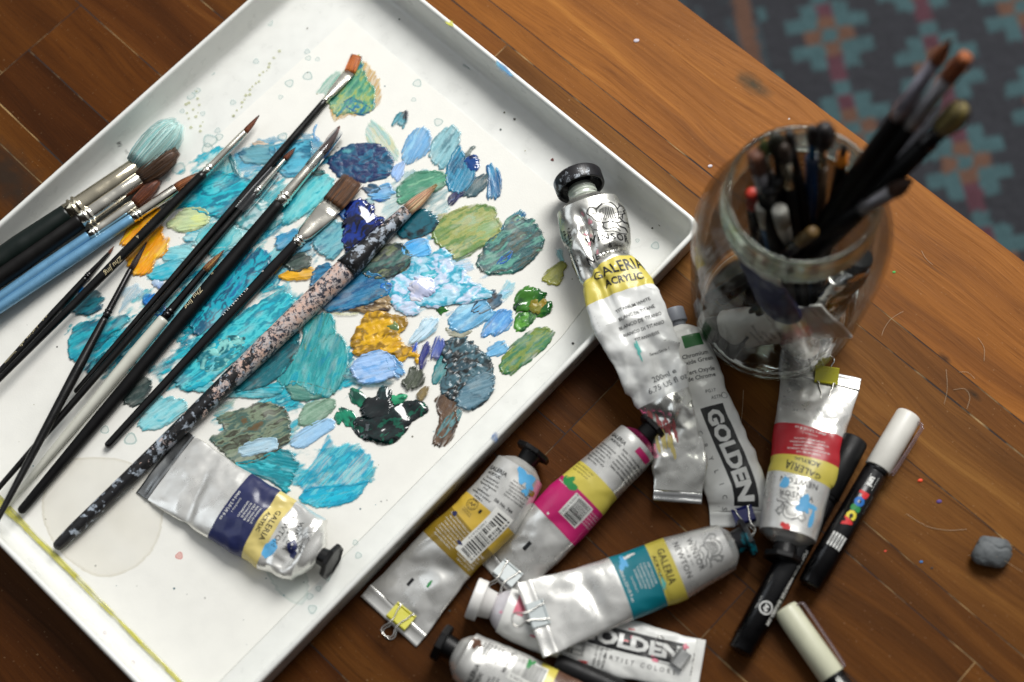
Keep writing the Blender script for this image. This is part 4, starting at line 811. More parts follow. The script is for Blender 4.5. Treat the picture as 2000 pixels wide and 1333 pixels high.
def paint_attr(o, A, d, f):
    me = o.data; at = me.color_attributes.new('Col', 'FLOAT_COLOR', 'POINT'); o0 = WLOC[o.name]
    co = np.empty(len(me.vertices)*3); me.vertices.foreach_get('co', co); a = (co.reshape(-1, 3)*1000+o0-A) @ d; v = f(a)
    at.data.foreach_set('color', np.stack([v, v, v, np.ones_like(v)], 1).astype(np.float32).ravel())
A, d, L = r13[1], r13[2], r13[3]
for ch in r13[0].children:
    if ch.name.startswith('handle'): paint_attr(ch, A, d, lambda a: np.interp(a, [0, 48, 56, 120, 140, 170, 225, 240, 400], [.72, .72, .93, .93, .76, .6, .66, .2, .1]))
    if ch.name.startswith('ferrule'): paint_attr(ch, A, d, lambda a: np.interp(a, [0, 20, 40, 60], [.62, .5, .34, .5]))
for s in (.82, .85, .93):
    a = r13[4]*s; r_ = np.interp(s, [0, 1], [4.2, 7.3])*1.03
    dd, l, n, _ = frame(A, A+d); P = [A+d*(a+.5*math.sin(t))+l*math.sin(t)*r_+n*math.cos(t)*r_ for t in np.linspace(0, 2*PI, 40)]
    V, F = polytube(P, .28, 6); mk('wire_binding', V, F, pm('brass_wire', (160, 150, 110), .3, metal=1.), [c_ for c_ in r13[0].children if c_.name.startswith('ferrule')][0])
# ------------------------------------------------------------------ collapsible paint tubes
def interp1(x, xp, fp): return np.interp(x, xp, fp)
class Tube:
    def __init__(s, st, n=150, m=96, crum=.5, seed=0, dents=(), xf=None, ridge=0.):
        """st = [(px, py, width px, bottom z mm, thickness mm[, twist rad])] from shoulder to crimp"""
        C = []; wv = []; hv = []; tw = []
        for q in st:
            z = q[3]+q[4]*.5; P = W(q[0], q[1], z); C.append(P); wv.append(q[2]*mmpx(P)/2); hv.append(q[4]/2); tw.append(q[5] if len(q) > 5 else 0)
        s.init(np.array(C), wv, hv, tw, n, m, crum, seed, dents, ridge)
    def init(s, C, wv, hv, tw, n, m, crum, seed, dents, ridge):
        k = len(C); t0 = np.concatenate([[0], np.cumsum(np.linalg.norm(np.diff(C, axis=0), axis=1))])
        fine = crom(C, 20, False); tf = np.concatenate([[0], np.cumsum(np.linalg.norm(np.diff(fine, axis=0), axis=1))]); tk = tf[::20]
        s.L = tf[-1]; A = np.linspace(0, s.L, n); s.A = A
        P = np.stack([np.interp(A, tf, fine[:, i]) for i in range(3)], 1); g = lambda v: np.interp(A, tk, v)
        wv = crom(np.stack([tk, wv], 1), 20, False)[:, 1]; w = np.interp(A, tf, wv); h = g(hv); tw = g(tw)
        T = np.gradient(P, axis=0); T /= np.linalg.norm(T, axis=1)[:, None]; up = np.array([0, 0, 1.])
        l = np.cross(up, T); l /= np.linalg.norm(l, axis=1)[:, None]; nn = np.cross(T, l)
        l2 = l*np.cos(tw)[:, None]+nn*np.sin(tw)[:, None]; n2 = -l*np.sin(tw)[:, None]+nn*np.cos(tw)[:, None]
        th = np.linspace(-PI, PI, m+1); s.th = th; S_, C_ = np.sin(th), np.cos(th)
        e = .92
        ys = np.sign(S_)*np.abs(S_)**e; zs = np.sign(C_)*np.abs(C_)**e
        G = P[:, None]+l2[:, None]*(w[:, None]*ys)[..., None]+n2[:, None]*(h[:, None]*zs)[..., None]
        arc = np.concatenate([np.zeros((n, 1)), np.cumsum(np.linalg.norm(np.diff(G, axis=1), axis=2), axis=1)], 1); mid = m//2; arc = arc-arc[:, mid:mid+1]; s.arc = arc
        N_ = np.cross(np.gradient(G, axis=1), np.gradient(G, axis=0)); N_ /= np.linalg.norm(N_, axis=2)[..., None]+1e-9
        if (N_[n//2, mid] @ up) < 0: N_ = -N_
        AA = A[:, None]+0*arc; BB = arc; cr = crum if hasattr(crum, '__len__') else [crum]*k; cr = g(cr)[:, None]
        per = sst(0, .25, (PI-np.abs(th))/PI)[None, :]; endf = (sst(0, .05, A/s.L)*(.25+.75*sst(1.0, .93, A/s.L)))[:, None]
        r1 = 1-np.abs(fbm(AA/24+seed, BB/17+.5*AA/24, seed+1, 2)*2-1)*3.0; r2 = (lvn((AA*.8+BB*.6)/17+seed, (BB*.8-AA*.6)/11, seed+2)-.5)*.75+(lvn((AA*.5-BB*.87)/8+seed, (BB*.5+AA*.87)/6.5, seed+4)-.5)*.3*(1+ridge); r3 = 1-np.abs(fbm(AA/12, BB/8, seed+3, 2)*2-1)*3
        dsp = cr*(1.1*np.clip(r1, -.4, 1)+2.4*r2+ridge*.5*np.clip(r3, -.4, 1))
        for (a, b, ra, rb, dep, ang) in dents:
            ca, sa = math.cos(ang), math.sin(ang); u = ((AA-a)*ca+(BB-b)*sa)/ra; v = (-(AA-a)*sa+(BB-b)*ca)/rb; dsp = dsp-dep*np.exp(-(u*u+v*v))
        G = G+N_*(dsp*per*endf)[..., None]; G[:, m] = G[:, 0]
        s.G = G; N_ = np.cross(np.gradient(G, axis=1), np.gradient(G, axis=0)); N_ /= np.linalg.norm(N_, axis=2)[..., None]+1e-9
        if (N_[n//2, mid] @ n2[n//2]) < 0: N_ = -N_
        s.N = N_; s.P = P; s.T = T; s.l = l2; s.n = n2; s.w = w; s.h = h; s.m = m; s.k = n; s.f = None
    def map(s, a, b, off):
        a = np.clip(np.asarray(a, float), 0, s.L-1e-6); b = np.asarray(b, float); ai = a/s.L*(s.k-1); i0 = np.clip(ai.astype(int), 0, s.k-2); fa = ai-i0; out = np.zeros((len(a), 3))
        for di, wt in ((0, 1-fa), (1, fa)):
            for r in np.unique(i0+di):
                k = (i0+di) == r; j = np.interp(b[k], s.arc[r], np.arange(s.m+1)); j0 = np.clip(j.astype(int), 0, s.m-1); fj = (j-j0)[:, None]
                q = s.G[r, j0]*(1-fj)+s.G[r, j0+1]*fj+off*(s.N[r, j0]*(1-fj)+s.N[r, j0+1]*fj); out[k] += q*wt[k][:, None]
        return out if s.f is None else s.f(out)
    def at(s, px, py, z=8.):
        "(a, b) of a photo pixel"
        q = W(px, py, z); i = int(np.argmin(np.abs(((q-s.P)*s.T).sum(1)))); return float(s.A[i]), float((q-s.P[i]) @ s.l[i])*1.0
    def body(s, mat, root, name='tube_body'):
        G = s.G[:, :-1]; F = [tuple(f) for f in gridF(s.k, s.m, True)]+[tuple(range((s.k-1)*s.m, s.k*s.m))]
        V = G.reshape(-1, 3)
        if s.f: V = s.f(V)
        return mk(name, V, F, mat, root)
    def band(s, ik, a0, a1, key, off=.07, sl=0.):
        "printed band right round the tube"
        n = max(3, int((a1-a0)/s.L*s.k)+2); As = np.linspace(a0, a1, n); V = []
        js = np.arange(4, s.m-3)
        for a in As:
            ai = min(a, s.L-1e-6)/s.L*(s.k-1); i = min(int(ai), s.k-2); f = ai-i
            V.append((s.G[i]*(1-f)+s.G[i+1]*f+off*(s.N[i]*(1-f)+s.N[i+1]*f))[js])
        V = np.vstack(V); V = s.f(V) if s.f else V
        ik.m.setdefault(key, MB()).add(V, [tuple(q) for q in gridF(n, len(js))])
    def neckframe(s):
        T = -s.T[0]; return s.P[0], T, s.l[0], s.n[0]
    def shoulder(s, mat, root, rn, ln, tdir=None):
        "domed shoulder from the body's first ring up to the neck"
        C, T, l, n = s.neckframe(); T = T if tdir is None else tdir
        R0 = s.G[0, :-1]; th = s.th[:-1]; V = [R0+0]; cen = C+T*ln
        Rn = cen+np.outer(np.sin(th), l)*rn+np.outer(np.cos(th), n)*rn
        for t, q in ((.12, .04), (.4, .5), (.75, .93), (1, 1.0)): V.append(R0*(1-t)+Rn*t-T*ln*(t-q)*1.0)
        V.append(Rn+T*2.5)
        V = np.vstack(V); V = s.f(V) if s.f else V
        mk('shoulder', V, [tuple(f) for f in gridF(6, s.m, True)], mat, root); return cen
    def crimp(s, mat, root, length=8., th=1.7, name='crimped_end', ext=1.0):
        "folded, ribbed end strip"
        C = s.P[-1]; T, l, n = s.T[-1], s.l[-1], s.n[-1]; w = s.w[-1]*ext; mb = MB(); N_ = 90; V = []
        ys = np.linspace(-w, w, N_)
        for z, x0, x1 in ((.5*th, -1.0, length), ):
            rows = [(-.4, -.2*th), (-.4, .45*th), (.3, .62*th), (2.0, .5*th), (2.4, .42*th), (length-2.2, .4*th), (length-1.8, .52*th), (length-.3, .5*th), (length, .3*th), (length, -.35*th), (length-.3, -.5*th), (0, -.5*th)]
            for x, zz in rows:
                rib = (np.abs(((ys/1.15) % 1)-.5)-.25)*(.55 if 2.4 <= x <= length-2.2 and zz > 0 else .06)
                wob = .35*np.sin(ys*.23)+.25*(vn(ys/5., ys*0+x, 4)-.5)
                V.append(C+np.outer(np.full(N_, x), T)+np.outer(ys, l)+np.outer(zz+rib+wob, n))
        V = np.vstack(V); F = [tuple(f) for f in gridF(len(rows), N_)]; R = len(rows)
        F += [((R-1)*N_+i, i, i+1, (R-1)*N_+i+1) for i in range(N_-1)]+[tuple(k*N_ for k in range(R)), tuple(k*N_+N_-1 for k in range(R))[::-1]]
        V = s.f(V) if s.f else V
        return mk(name, V, F, mat, root)
FOIL = pm('lacquered_aluminium', (232, 231, 226), .30, metal=.66, bump=.04, bscale=220, var=.05, coat=.15)
FOILD = pm('bare_foil', (190, 190, 188), .2, metal=1., bump=.25, bscale=160, var=.15)
LAM = pm('white_laminate_tube', (236, 236, 231), .36, coat=.25, bump=.06, bscale=150, var=.06)
CAPB = pm('black_plastic_cap', (12, 11, 12), .34, spec=.35, bump=.04, bscale=500, var=.2)
def octcap(root, C, T, up, rn=4.6, ln=7., rf=8.5, lf=5., mat=None, ribs=0, name='cap', top=True):
    "screw cap: collar, then a wider eight-sided (or ribbed round) flange, made along T from C"
    mat = mat or CAPB; B = C+T; d, l, n, _ = frame(C, B)
    mb = MB(); V, F = rings(C, B, [(0, rn*1.02), (.4, rn*1.12), (ln, rn*1.25), (ln+.2, rf*.8)], 36); mb.add(V, F)
    if ribs:
        sg = ribs*2; V = []; th = np.arange(sg)*2*PI/sg
        for x, rr, k in ((ln-.2, rf*.72, 0), (ln, rf*.97, 0), (ln+.5, rf, 1), (ln+lf-.7, rf, 1), (ln+lf-.2, rf*.97, 0), (ln+lf, rf*.9, 0), (ln+lf-.1, rf*.5, 0)):
            r2 = rr*(1-.028*k*(np.arange(sg) % 2)); V.append(C+d*x+np.outer(np.sin(th)*r2, l)+np.outer(np.cos(th)*r2, n))
        V = np.vstack(V); F = [tuple(f) for f in gridF(7, sg, True)]+[tuple(range(6*sg, 7*sg)), tuple(range(sg))[::-1]]; mb.add(V, F)
    else:
        V = []; sg = 8; th = (np.arange(sg)+.5)*2*PI/sg
        for x, rr in ((ln, rf*.80), (ln+.2, rf*.97), (ln+.7, rf), (ln+lf-.7, rf), (ln+lf-.15, rf*.95), (ln+lf, rf*.86), (ln+lf-.8, rf*.8), (ln+lf-.8, .1)):
            V.append(C+d*x+np.outer(np.sin(th)*rr, l)+np.outer(np.cos(th)*rr, n))
        mb.add(np.vstack(V), [tuple(f) for f in gridF(8, sg, True)]+[tuple(range(sg))[::-1]])
    return mb.out(name, mat, root, smooth=bool(ribs))
def griffin(ik, a, b, s, key='black', mir=1):
    "the winged beast emblem as pen strokes; +x reads along the text, +y toward the cap"
    S = [([(-9, 2), (-11, 5), (-8, 8), (-5, 6), (-6, 3), (-8, 4)], .8), ([(-9, 2), (-7, -2), (-3, -4), (2, -3), (6, -5), (10, -4)], .9), ([(-5, 6), (-2, 8), (0, 9)], .7)]
    for i in range(9): S.append(([(-5+i*1.35, -2.6+.1*i), (-4.6+i*1.2, 1+.4*i), (-2.5+i*.9, 5.4+.35*i-.05*i*i)], .62))
    S += [([(-5, 5.5), (0, 8.2), (5, 8), (8, 4), (8, 0), (7, -3)], .8), ([(8, 3), (10, 5), (12.5, 5), (14, 3), (12, 2), (13, .5), (11, 0), (10, -3)], .8), ([(10, 5), (10.5, 7), (12, 5.2)], .7), ([(12, 3.6), (12.3, 3.4)], 1.), ([(8, -2), (11, -5), (14, -5), (15, -7)], .9),
          ([(5, -4), (7, -7), (11, -8), (13, -10)], .9), ([(-3, -4), (-4, -7), (-1, -8.5), (4, -7.5), (7, -10)], .8), ([(-10, -8), (-5, -10.5), (0, -10), (6, -11.5), (12, -11)], .6)]
    for i in range(5):
        for j in range(3): S.append(([(5.2+i*1.1, 1.8-j*1.5), (5.8+i*1.1, 1.1-j*1.5), (6.3+i*1.1, 1.8-j*1.5)], .3))
    for P, w in S:
        P = np.array(P, float)*s/12; ik.line(np.stack([a-P[:, 1], b+P[:, 0]*mir], 1), w*s/17, key)
def barcode(ik, a, b, la, lb, bars='b', key='black', seed=1, num=None):
    "white panel with bars; la along the tube, lb across"
    ik.rect(a-la/2, a+la/2, b-lb/2, b+lb/2, 'paper', .1); rg = np.random.default_rng(seed); x = -.44
    while x < .44:
        w = rg.choice([.011, .02, .03]); 
        if bars == 'b': ik.rect(a-la*.42, a+la*.26, b+lb*x, b+lb*(x+w), key, .16, 3)
        else: ik.rect(a+la*x, a+la*(x+w), b-lb*.26, b+lb*.42, key, .16, 3)
        x += w+rg.choice([.011, .02, .028])
    if num: ik.text(num, a+la*.37 if bars == 'b' else a, b if bars == 'b' else b-lb*.38, min(la, lb)*.11, key, 'across' if bars == 'b' else 'along')
def lines(ik, rows, a, b, size, key, step=None, mode='across', bold=0.):
    step = step or size*1.5
    for i, r in enumerate(rows):
        if mode == 'across': ik.text(r, a+i*step, b, size, key, mode, bold)
        else: ik.text(r, a, b-i*step, size, key, mode, bold)
NAMES.update({'yellow': 'label_band', 'navy': 'label_band', 'red': 'label_band', 'teal': 'label_band', 'magenta': 'label_band', 'ochre': 'label_band', 'amber': 'label_band', 'umber': 'label_band', 'paper': 'label_panel', 'grey': 'label_panel', 'green': 'label_swatch', 'pink': 'label_swatch', 'sky': 'paint_smear', 'aqua': 'paint_smear', 'blue': 'paint_smear', 'brightred': 'paint_smear', 'leaf': 'paint_smear'})
# ------------------------------------------------------------------ binder clips
def clip(label, px, py, z, out, mat, wires, size=1., gap=2.4, group='binder clips on tube ends', tilt=0., kind='binder clip'):
    "out = photo pixel direction of the spine; wires: list of 'out' / 'in'"
    C = W(px, py, z); Q = W(px+out[0], py+out[1], z); d = Q-C; d /= np.linalg.norm(d); d = d+np.array([0, 0, tilt]); d /= np.linalg.norm(d); l = np.cross([0, 0, 1.], d); l /= np.linalg.norm(l); n = np.cross(d, l)
    root = thing('binder_clip', label, kind, tuple(C), group); w = 6.3*size; hh = 3.2*size; x0, x1 = -4.5*size, 4.8*size; t = .35
    pr = [(x0, gap*.5+.15), (x0-.6, gap*.5+.8), (x0+.1, gap*.5+1.2), (x0+1., gap*.5+.75), (x1-.9, hh), (x1-.2, hh*.86), (x1, hh*.5), (x1, -hh*.5), (x1-.2, -hh*.86), (x1-.9, -hh), (x0+1., -gap*.5-.75), (x0+.1, -gap*.5-1.2), (x0-.6, -gap*.5-.8), (x0, -gap*.5-.15)]
    inn = [(x0+1.0, -gap*.5-.2), (x1-1.2, -hh+.6), (x1-.6, -hh*.4), (x1-.6, hh*.4), (x1-1.2, hh-.6), (x0+1.0, gap*.5+.2)]
    loop = pr+inn; V = []
    ys = [-w, -w*.97, w*.97, w]
    for y in ys: V += [C+d*x+l*y+n*zz for x, zz in loop]
    k = len(loop); F = [tuple(f) for f in gridF(4, k, True)]+[tuple(range(k)), tuple(range(3*k, 4*k))[::-1]]
    mk('clip_body', V, F, mat, root, smooth=False)
    steel = pm('nickel_wire', (214, 212, 206), .22, metal=1., var=.1)
    for sgn, wd in zip((1, -1), wires):
        dr = 1 if wd == 'out' else -1; zz = sgn*(gap*.5+1.0); ext = 13*size
        X = [0, 2.2, 5.4, 8.4, 10.6, 12.3, 12.9]; Y = [.62, .56, .36, .36, .56, .42, .0]
        P = [(x0+dr*x*size*1.35, y*w, zz+sgn*(.06*x if dr > 0 else .02*x)+(sgn*.25*x if dr > 0 and x < 9 else sgn*.2*9 if dr > 0 else (.36*x if sgn > 0 else 0))) for x, y in zip(X, Y)]
        P = P[:-1]+[P[-1]]+[(x, -y, q) for x, y, q in P[:-1][::-1]]
        P = [(P[0][0], P[0][1]+1.2, P[0][2])]+P+[(P[0][0], -P[0][1]-1.2, P[0][2])]
        pts = crom([C+d*x+l*y+n*q for x, y, q in P], 5, False); pts[:, 2] = np.maximum(pts[:, 2], .5); V, F = polytube(pts, .42*size, 7); mk('wire_handle', V, F, steel, root)
    return root
# ------------------------------------------------------------------ the paint tubes
TG = 'acrylic paint tubes'
def base(t): return tuple(np.array([t.P[len(t.P)//2][0], t.P[len(t.P)//2][1], 0.]))
def galeria(ik, t, aw, wline=9.5, ay=None, sz=1., b=0, emb=True, half=False):
    ik.text('WINSOR', aw, b, 3.5*sz, 'black', bold=.004, space=1.12); ik.text('&', aw+4.1*sz, b, 2.1*sz); ik.line([(aw+4.1*sz, b-6*sz), (aw+4.1*sz, b-2*sz)], .28, 'black', smooth=False); ik.line([(aw+4.1*sz, b+2*sz), (aw+4.1*sz, b+6*sz)], .28, 'black', smooth=False)
    ik.text('NEWTON', aw+8.2*sz, b, 3.5*sz, 'black', bold=.004, space=1.12)
    if emb: griffin(ik, aw-9.2*sz, b, 8.6*sz)
    if ay: ik.text('GALERIA', ay, b, 3.9*sz, 'black', bold=.012, space=1.08); ik.text('ACRYLIC', ay+5.6*sz, b-.5, 2.7*sz, 'black', bold=.03, space=1.06)
# T1 winsor blue, on the paper
def tube1():
    t = Tube([(604, 1074, 136, 4, 17), (548, 1044, 148, 3, 17), (452, 991, 150, 3, 13), (334, 914, 152, 3, 1.6)], crum=[1.6, 1.1, .4, .3], seed=3, ridge=.6,
             dents=[(12, -9, 7, 12, 3.5, .3), (5, 10, 5, 8, 3., -.3), (28, -13, 8, 6, 2.4, .7), (40, -15, 10, 6, 1.6, .3), (78, 6, 4, 26, 1.4, .25)])
    r = thing('paint_tube', 'crumpled silver tube with navy and pale yellow bands lying on the paper in the tray', 'paint tube', base(t), TG)
    t.body(FOIL, r); ik = Ink(t); aN0, aN1, aY1 = t.at(452, 991)[0], t.at(514, 1027)[0], t.at(547, 1045)[0]
    t.band(ik, aN1, aN0, 'navy', sl=0); t.band(ik, aY1, aN1-.05, 'amberpale')
    ik.text('GALERIA', (aY1+aN1)/2-1.6, -1, 3.6, 'black', bold=.012, space=1.08); ik.text('ACRYLIC', (aY1+aN1)/2+3, -1, 2.4, 'black', bold=.03)
    ik.text('WINSOR', aY1-11.5, -2, 3.4, 'black', space=1.12); ik.text('&', aY1-7.8, -2, 2); ik.text('NEWTON', aY1-4, -2, 3.4, 'black', space=1.12)
    for s in (-1, 1): ik.line([(aY1-7.8, -2+s*2), (aY1-7.8, -2+s*6)], .28, 'black', smooth=False)
    griffin(ik, aY1-19, -3, 7)
    lines(ik, ['WINSOR BLUE', 'BLEU WINSOR', 'AZUL WINSOR', 'BLU WINSOR', 'WINSORBLAU'], aN1+3, -2, 1.25, 'white', 2.3, bold=.01)
    ik.text('Series/Serie 1', aN0-5.8, -2, 1.3, 'white'); ik.text('60ml e 2.0 US fl oz', aN0-2.6, 0, 1.9, 'white', bold=.01)
    ik.blob(aY1-3, 12, 4, 6, 'sky', seed=4); ik.blob(aY1-14, 4, 3, 4, 'navy', seed=7); ik.blob(aY1-17, 8, 2, 2.5, 'navy', seed=9)
    ik.done(r, NAMES, INKS)
    c = t.shoulder(FOIL, r, 5.0, 7.5); octcap(r, c, -t.T[0], None, 4.7, 6.5, 11.3, 3.2); t.crimp(pm('crimp_foil', (150, 152, 152), .3, metal=.95, bump=.2, bscale=300), r, 9)
INKS['amberpale'] = pm('ink_amberpale', (214, 196, 120), .36, coat=.3); NAMES['amberpale'] = 'label_band'
# T4 cadmium red
def tube4():
    t = Tube([(1538, 1048, 112, .5, 27), (1560, 946, 126, .5, 25), (1572, 912, 134, .5, 23), (1581, 847, 136, .5, 17), (1602, 746, 152, 1, 1.6)], crum=[.15, .25, .25, .6, .3], seed=11, dents=[(66, -7, 6, 9, 2.2, .4), (72, 6, 4, 10, 1.4, -.4)])
    r = thing('paint_tube', 'silver tube with red and yellow bands lying upside down, yellow clip at its top end', 'paint tube', base(t), TG)
    t.body(FOIL, r); ik = Ink(t); a0, a1, a2 = t.at(1560, 946)[0], t.at(1571, 912)[0], t.at(1581, 847)[0]
    t.band(ik, a1, a2, 'red'); t.band(ik, a0-.3, a1, 'yellow')
    galeria(ik, t, a0-12.5, ay=a0+3.2, sz=.98, b=.5)
    lines(ik, ['CADMIUM RED HUE', 'NUANCE DE ROUGE DE CADMIUM', 'TONO ROJO DE CADMIO', 'ROSSO DI CADMIO IMITAZIONE', 'KADMIUMROT FARBTON'], a1+2.6, 0, 1.15, 'white', 2.3, bold=.01)
    ik.text('Series/Serie 1', a1+15.4, 0, 1.2, 'white'); ik.text('60ml e 2.0 US fl oz', a2-2.4, 0, 1.8, 'white', bold=.01)
    ik.blob(a0-17, -6, 5, 5, 'sky', seed=2, rag=.7); ik.blob(a0-24, -11, 6, 1.6, 'sky', seed=5); ik.blob(a0-6, 9, 3, 2.4, 'sky', seed=8, rag=.6); ik.blob(2, 3, 2, 2.4, 'brightred', seed=3, rag=.7)
    ik.done(r, NAMES, INKS); c = t.shoulder(FOIL, r, 6., 5.); octcap(r, c, -t.T[0], None, 6.2, 6.5, 11.8, 3.6); t.crimp(FOIL, r, 8.5)
# T5 yellow ochre (back of the label)
def tube5():
    t = Tube([(1016, 920, 104, .5, 26), (958, 1001, 124, .5, 23), (873, 1082, 128, .5, 15), (778, 1192, 150, 1, 1.6)], crum=[.2, .3, .5, .5], seed=21, dents=[(84, -4, 8, 16, 2.6, .9), (74, 8, 5, 9, 1.5, .3)])
    r = thing('paint_tube', 'silver tube with ochre and yellow label, barcode and black cap lying against the tray side', 'paint tube', base(t), TG)
    t.body(FOIL, r); ik = Ink(t); a1 = t.at(957, 1001)[0]; a3 = t.at(873, 1082)[0]; a2 = a1+(a3-a1)*.42
    t.band(ik, a1, a2, 'amber'); t.band(ik, a2, a3, 'ochre')
    lines(ik, ['GALERIA'], 8.5, -9.5, 2.6, 'black', bold=.02); lines(ik, ['ACRYLIC'], 11.8, -10, 1.8, 'black', bold=.03)
    lines(ik, ['Permanence/', 'Permanencia AA', 'Pigment/Pigments', 'PY42', 'Lightfastness/', 'Solidite a la lumiere/', 'Solidez a', 'la luz I'], 15, -9, 1.35, 'black', 2.35, bold=.015)
    lines(ik, ['Series 1/ Serie 1 Hazard', 'Winsor & Newton London', 'Conforms ASTM D-4236', 'Keep out of reach of', 'children Made in France', 'Fabrique en France 2018'], 9, 9, 1.0, 'black', 1.9, bold=.01)
    ik.text('Stk No. 744', 24, 6, 1.9, 'black', bold=.03); ik.rect(33.5, 36, -3, -1.4, 'black', .16)
    b0 = 9.5; barcode(ik, 38+5, b0, 33, 13, bars='l', seed=4, num='0 94376 91417 4')
    ik.line([(a1+4+3.6*math.cos(x), -9+3.6*math.sin(x)) for x in np.linspace(0, 2*PI, 20)], .35, 'black'); ik.line([(a1+4+2.6*math.cos(x), -9+2.6*math.sin(x)) for x in np.linspace(0, 2*PI, 20)], .22, 'black'); ik.text('AP', a1+4, -9, 2.4, 'black', bold=.02)
    lines(ik, ['Conforms to', 'ASTM D-4236'], a1+9, -8, .9, 'black', 1.5)
    lines(ik, ['Winsor & Newton Galeria acrylic', 'offers vibrant colours with a', 'smooth free flowing consistency', 'Couleur acrylique fluide de', 'grande qualite pour artistes', 'Color acrilico de alta calidad', 'resistente a la luz y duradero', 'Hochwertige Acrylfarbe'], a2+2, -6, 1.05, 'white', 2.05)
    lines(ik, ['YELLOW OCHRE', 'OCRE JAUNE', 'OCRE AMARILLO', 'OCRA GIALLA', 'LICHTER OCKER', '60ml e 2.0 US'], a2+6, 13, 1.3, 'white', 2.3)
    ik.blob(4.5, 7, 5, 5, 'sky', seed=12, rag=.8); ik.blob(9, 13, 3.4, 3, 'sky', seed=13, rag=.8); ik.blob(9, 15.5, 1.6, 3, 'ochre', seed=14); ik.blob(a3+20, 5, 2.4, .8, 'leaf', seed=3); ik.rect(a3+24, a3+29, -6, -4, 'black', .14)
    ik.blob(a2+1, -13, 1.4, 1.6, 'navy', seed=15); ik.blob(a2+10, 3, 1.2, 2.2, 'navy', seed=16, rag=.6)
    ik.done(r, NAMES, INKS); c = t.shoulder(FOIL, r, 5.4, 5.5); octcap(r, c, -t.T[0], None, 5.4, 6.5, 11.4, 3.4); t.crimp(FOIL, r, 9)
# T6 magenta
def tube6():
    t = Tube([(1245, 866, 94, .5, 26), (1166, 940, 104, .5, 24), (1137, 969, 112, .5, 23), (1084, 1022, 118, .5, 17), (990, 1112, 122, 1, 1.6)], crum=[.2, .2, .3, .45, .4], seed=31, dents=[(66, 3, 8, 10, 1.2, .5)])
    r = thing('paint_tube', 'silver tube with magenta and yellow bands and barcode running under the crumpled white tube', 'paint tube', base(t), TG)
    t.body(FOIL, r); ik = Ink(t); a1, a2, a3 = t.at(1166, 940)[0], t.at(1137, 969)[0], t.at(1082, 1024)[0]
    t.band(ik, a1, a2, 'yellow'); t.band(ik, a2, a3, 'magenta')
    lines(ik, ['GALERIA'], 8, -8, 2.4, 'black', bold=.02); lines(ik, ['ACRYLIC'], 11, -7, 1.6, 'black', bold=.03)
    ik.rect(3.0, 7, 5, 17, 'magenta', .16)
    lines(ik, ['Series 1 / Colour Index PR122', 'Caution: keep out of reach', 'Attention: tenir hors portee', 'Atencion: mantener fuera', 'Achtung: Kinder fernhalten', 'Safety information inside'], 11, 10, 1.25, 'black', 2.4, bold=.02)
    lines(ik, ['Permanence/ Permanencia', 'Lightfastness/ Solidite', 'Pigment/ Pigments PR122', 'Opacity/ Opacite', 'Transparent / Lichtecht', 'Conforms to ASTM D-4236', 'Made in France'], 16, -9, 1.0, 'black', 2.1, bold=.015)
    lines(ik, ['Winsor & Newton, London', 'www.winsornewton.com', 'Acrylic colour for artists'], a1+2, -9, 1., 'black', 2.0)
    barcode(ik, a2+9.5, 5.5, 15, 14, bars='l', seed=9, num='0 94376 91423 5')
    lines(ik, ['PROCESS MAGENTA', 'MAGENTA PRIMAIRE', 'MAGENTA DE PROCESO', 'MAGENTA DI PROCESSO', 'PRIMARMAGENTA'], a2+4, 15, .95, 'white', 1.9)
    ik.text('Permanence', a2+3, -13, 1.3, 'white'); ik.blob(a2+.5, -9, 2.8, 5, 'leaf', seed=6, rag=.8); ik.rect(a3-2.6, a3-1.4, -6, -4.6, 'paper', .14); ik.rect(a3+17, a3+23, -2, .4, 'black', .14)
    ik.done(r, NAMES, INKS); c = t.shoulder(pm('magenta_stained_foil', (150, 40, 90), .3, metal=.6), r, 5.4, 5.0); octcap(r, c, -t.T[0], None, 5.4, 6.5, 10.5, 3.4); t.crimp(FOIL, r, 9)
# T7 deep turquoise
def tube7():
    t = Tube([(1418, 1069, 94, .5, 27), (1320, 1110, 126, .5, 25), (1279, 1125, 126, .5, 23), (1208, 1152, 130, 5, 17), (1063, 1203, 152, 19, 1.8)], crum=[.12, .2, .25, .4, .3], seed=41, dents=[(84, 0, 5, 16, 2.4, 0.1)])
    r = thing('paint_tube', 'plump silver tube with turquoise and yellow bands and a griffin emblem', 'paint tube', base(t), TG)
    t.body(FOIL, r); ik = Ink(t); a0, a1, a2 = t.at(1320, 1113)[0], t.at(1279, 1127)[0], t.at(1208, 1153)[0]
    t.band(ik, a0, a1, 'yellow'); t.band(ik, a1, a2, 'teal'); galeria(ik, t, a0-13, ay=a0+4.3, sz=.98, b=-1)
    lines(ik, ['DEEP TURQUOISE', 'TURQUOISE FONCE', 'TURQUESA OSCURO', 'TURCHESE SCURO', 'DUNKELTURKIS'], a1+2.6, 0, 1.2, 'white', 2.3, bold=.012)
    ik.text('Series/Serie 1', a1+15, 2, 1.3, 'white'); ik.text('60ml e 2.0 US fl oz', a2-2.8, 1, 1.9, 'white', bold=.01)
    ik.blob(a1+16, -13, 2.8, 3.6, 'sky', seed=22, rag=.9); ik.blob(a1+11, -15, 3.8, 1, 'paper', seed=23, rag=.9); ik.blob(a1-2, 8, 1.8, 4, 'aqua', seed=24, rag=.9)
    ik.done(r, NAMES, INKS); c = t.shoulder(FOIL, r, 6., 5.); octcap(r, c, -t.T[0], None, 6.2, 6.5, 12, 3.6, pm('turquoise_smeared_cap', (18, 18, 22), .3, mottle=((0, 110, 124), 70, .58))); t.crimp(FOIL, r, 9)
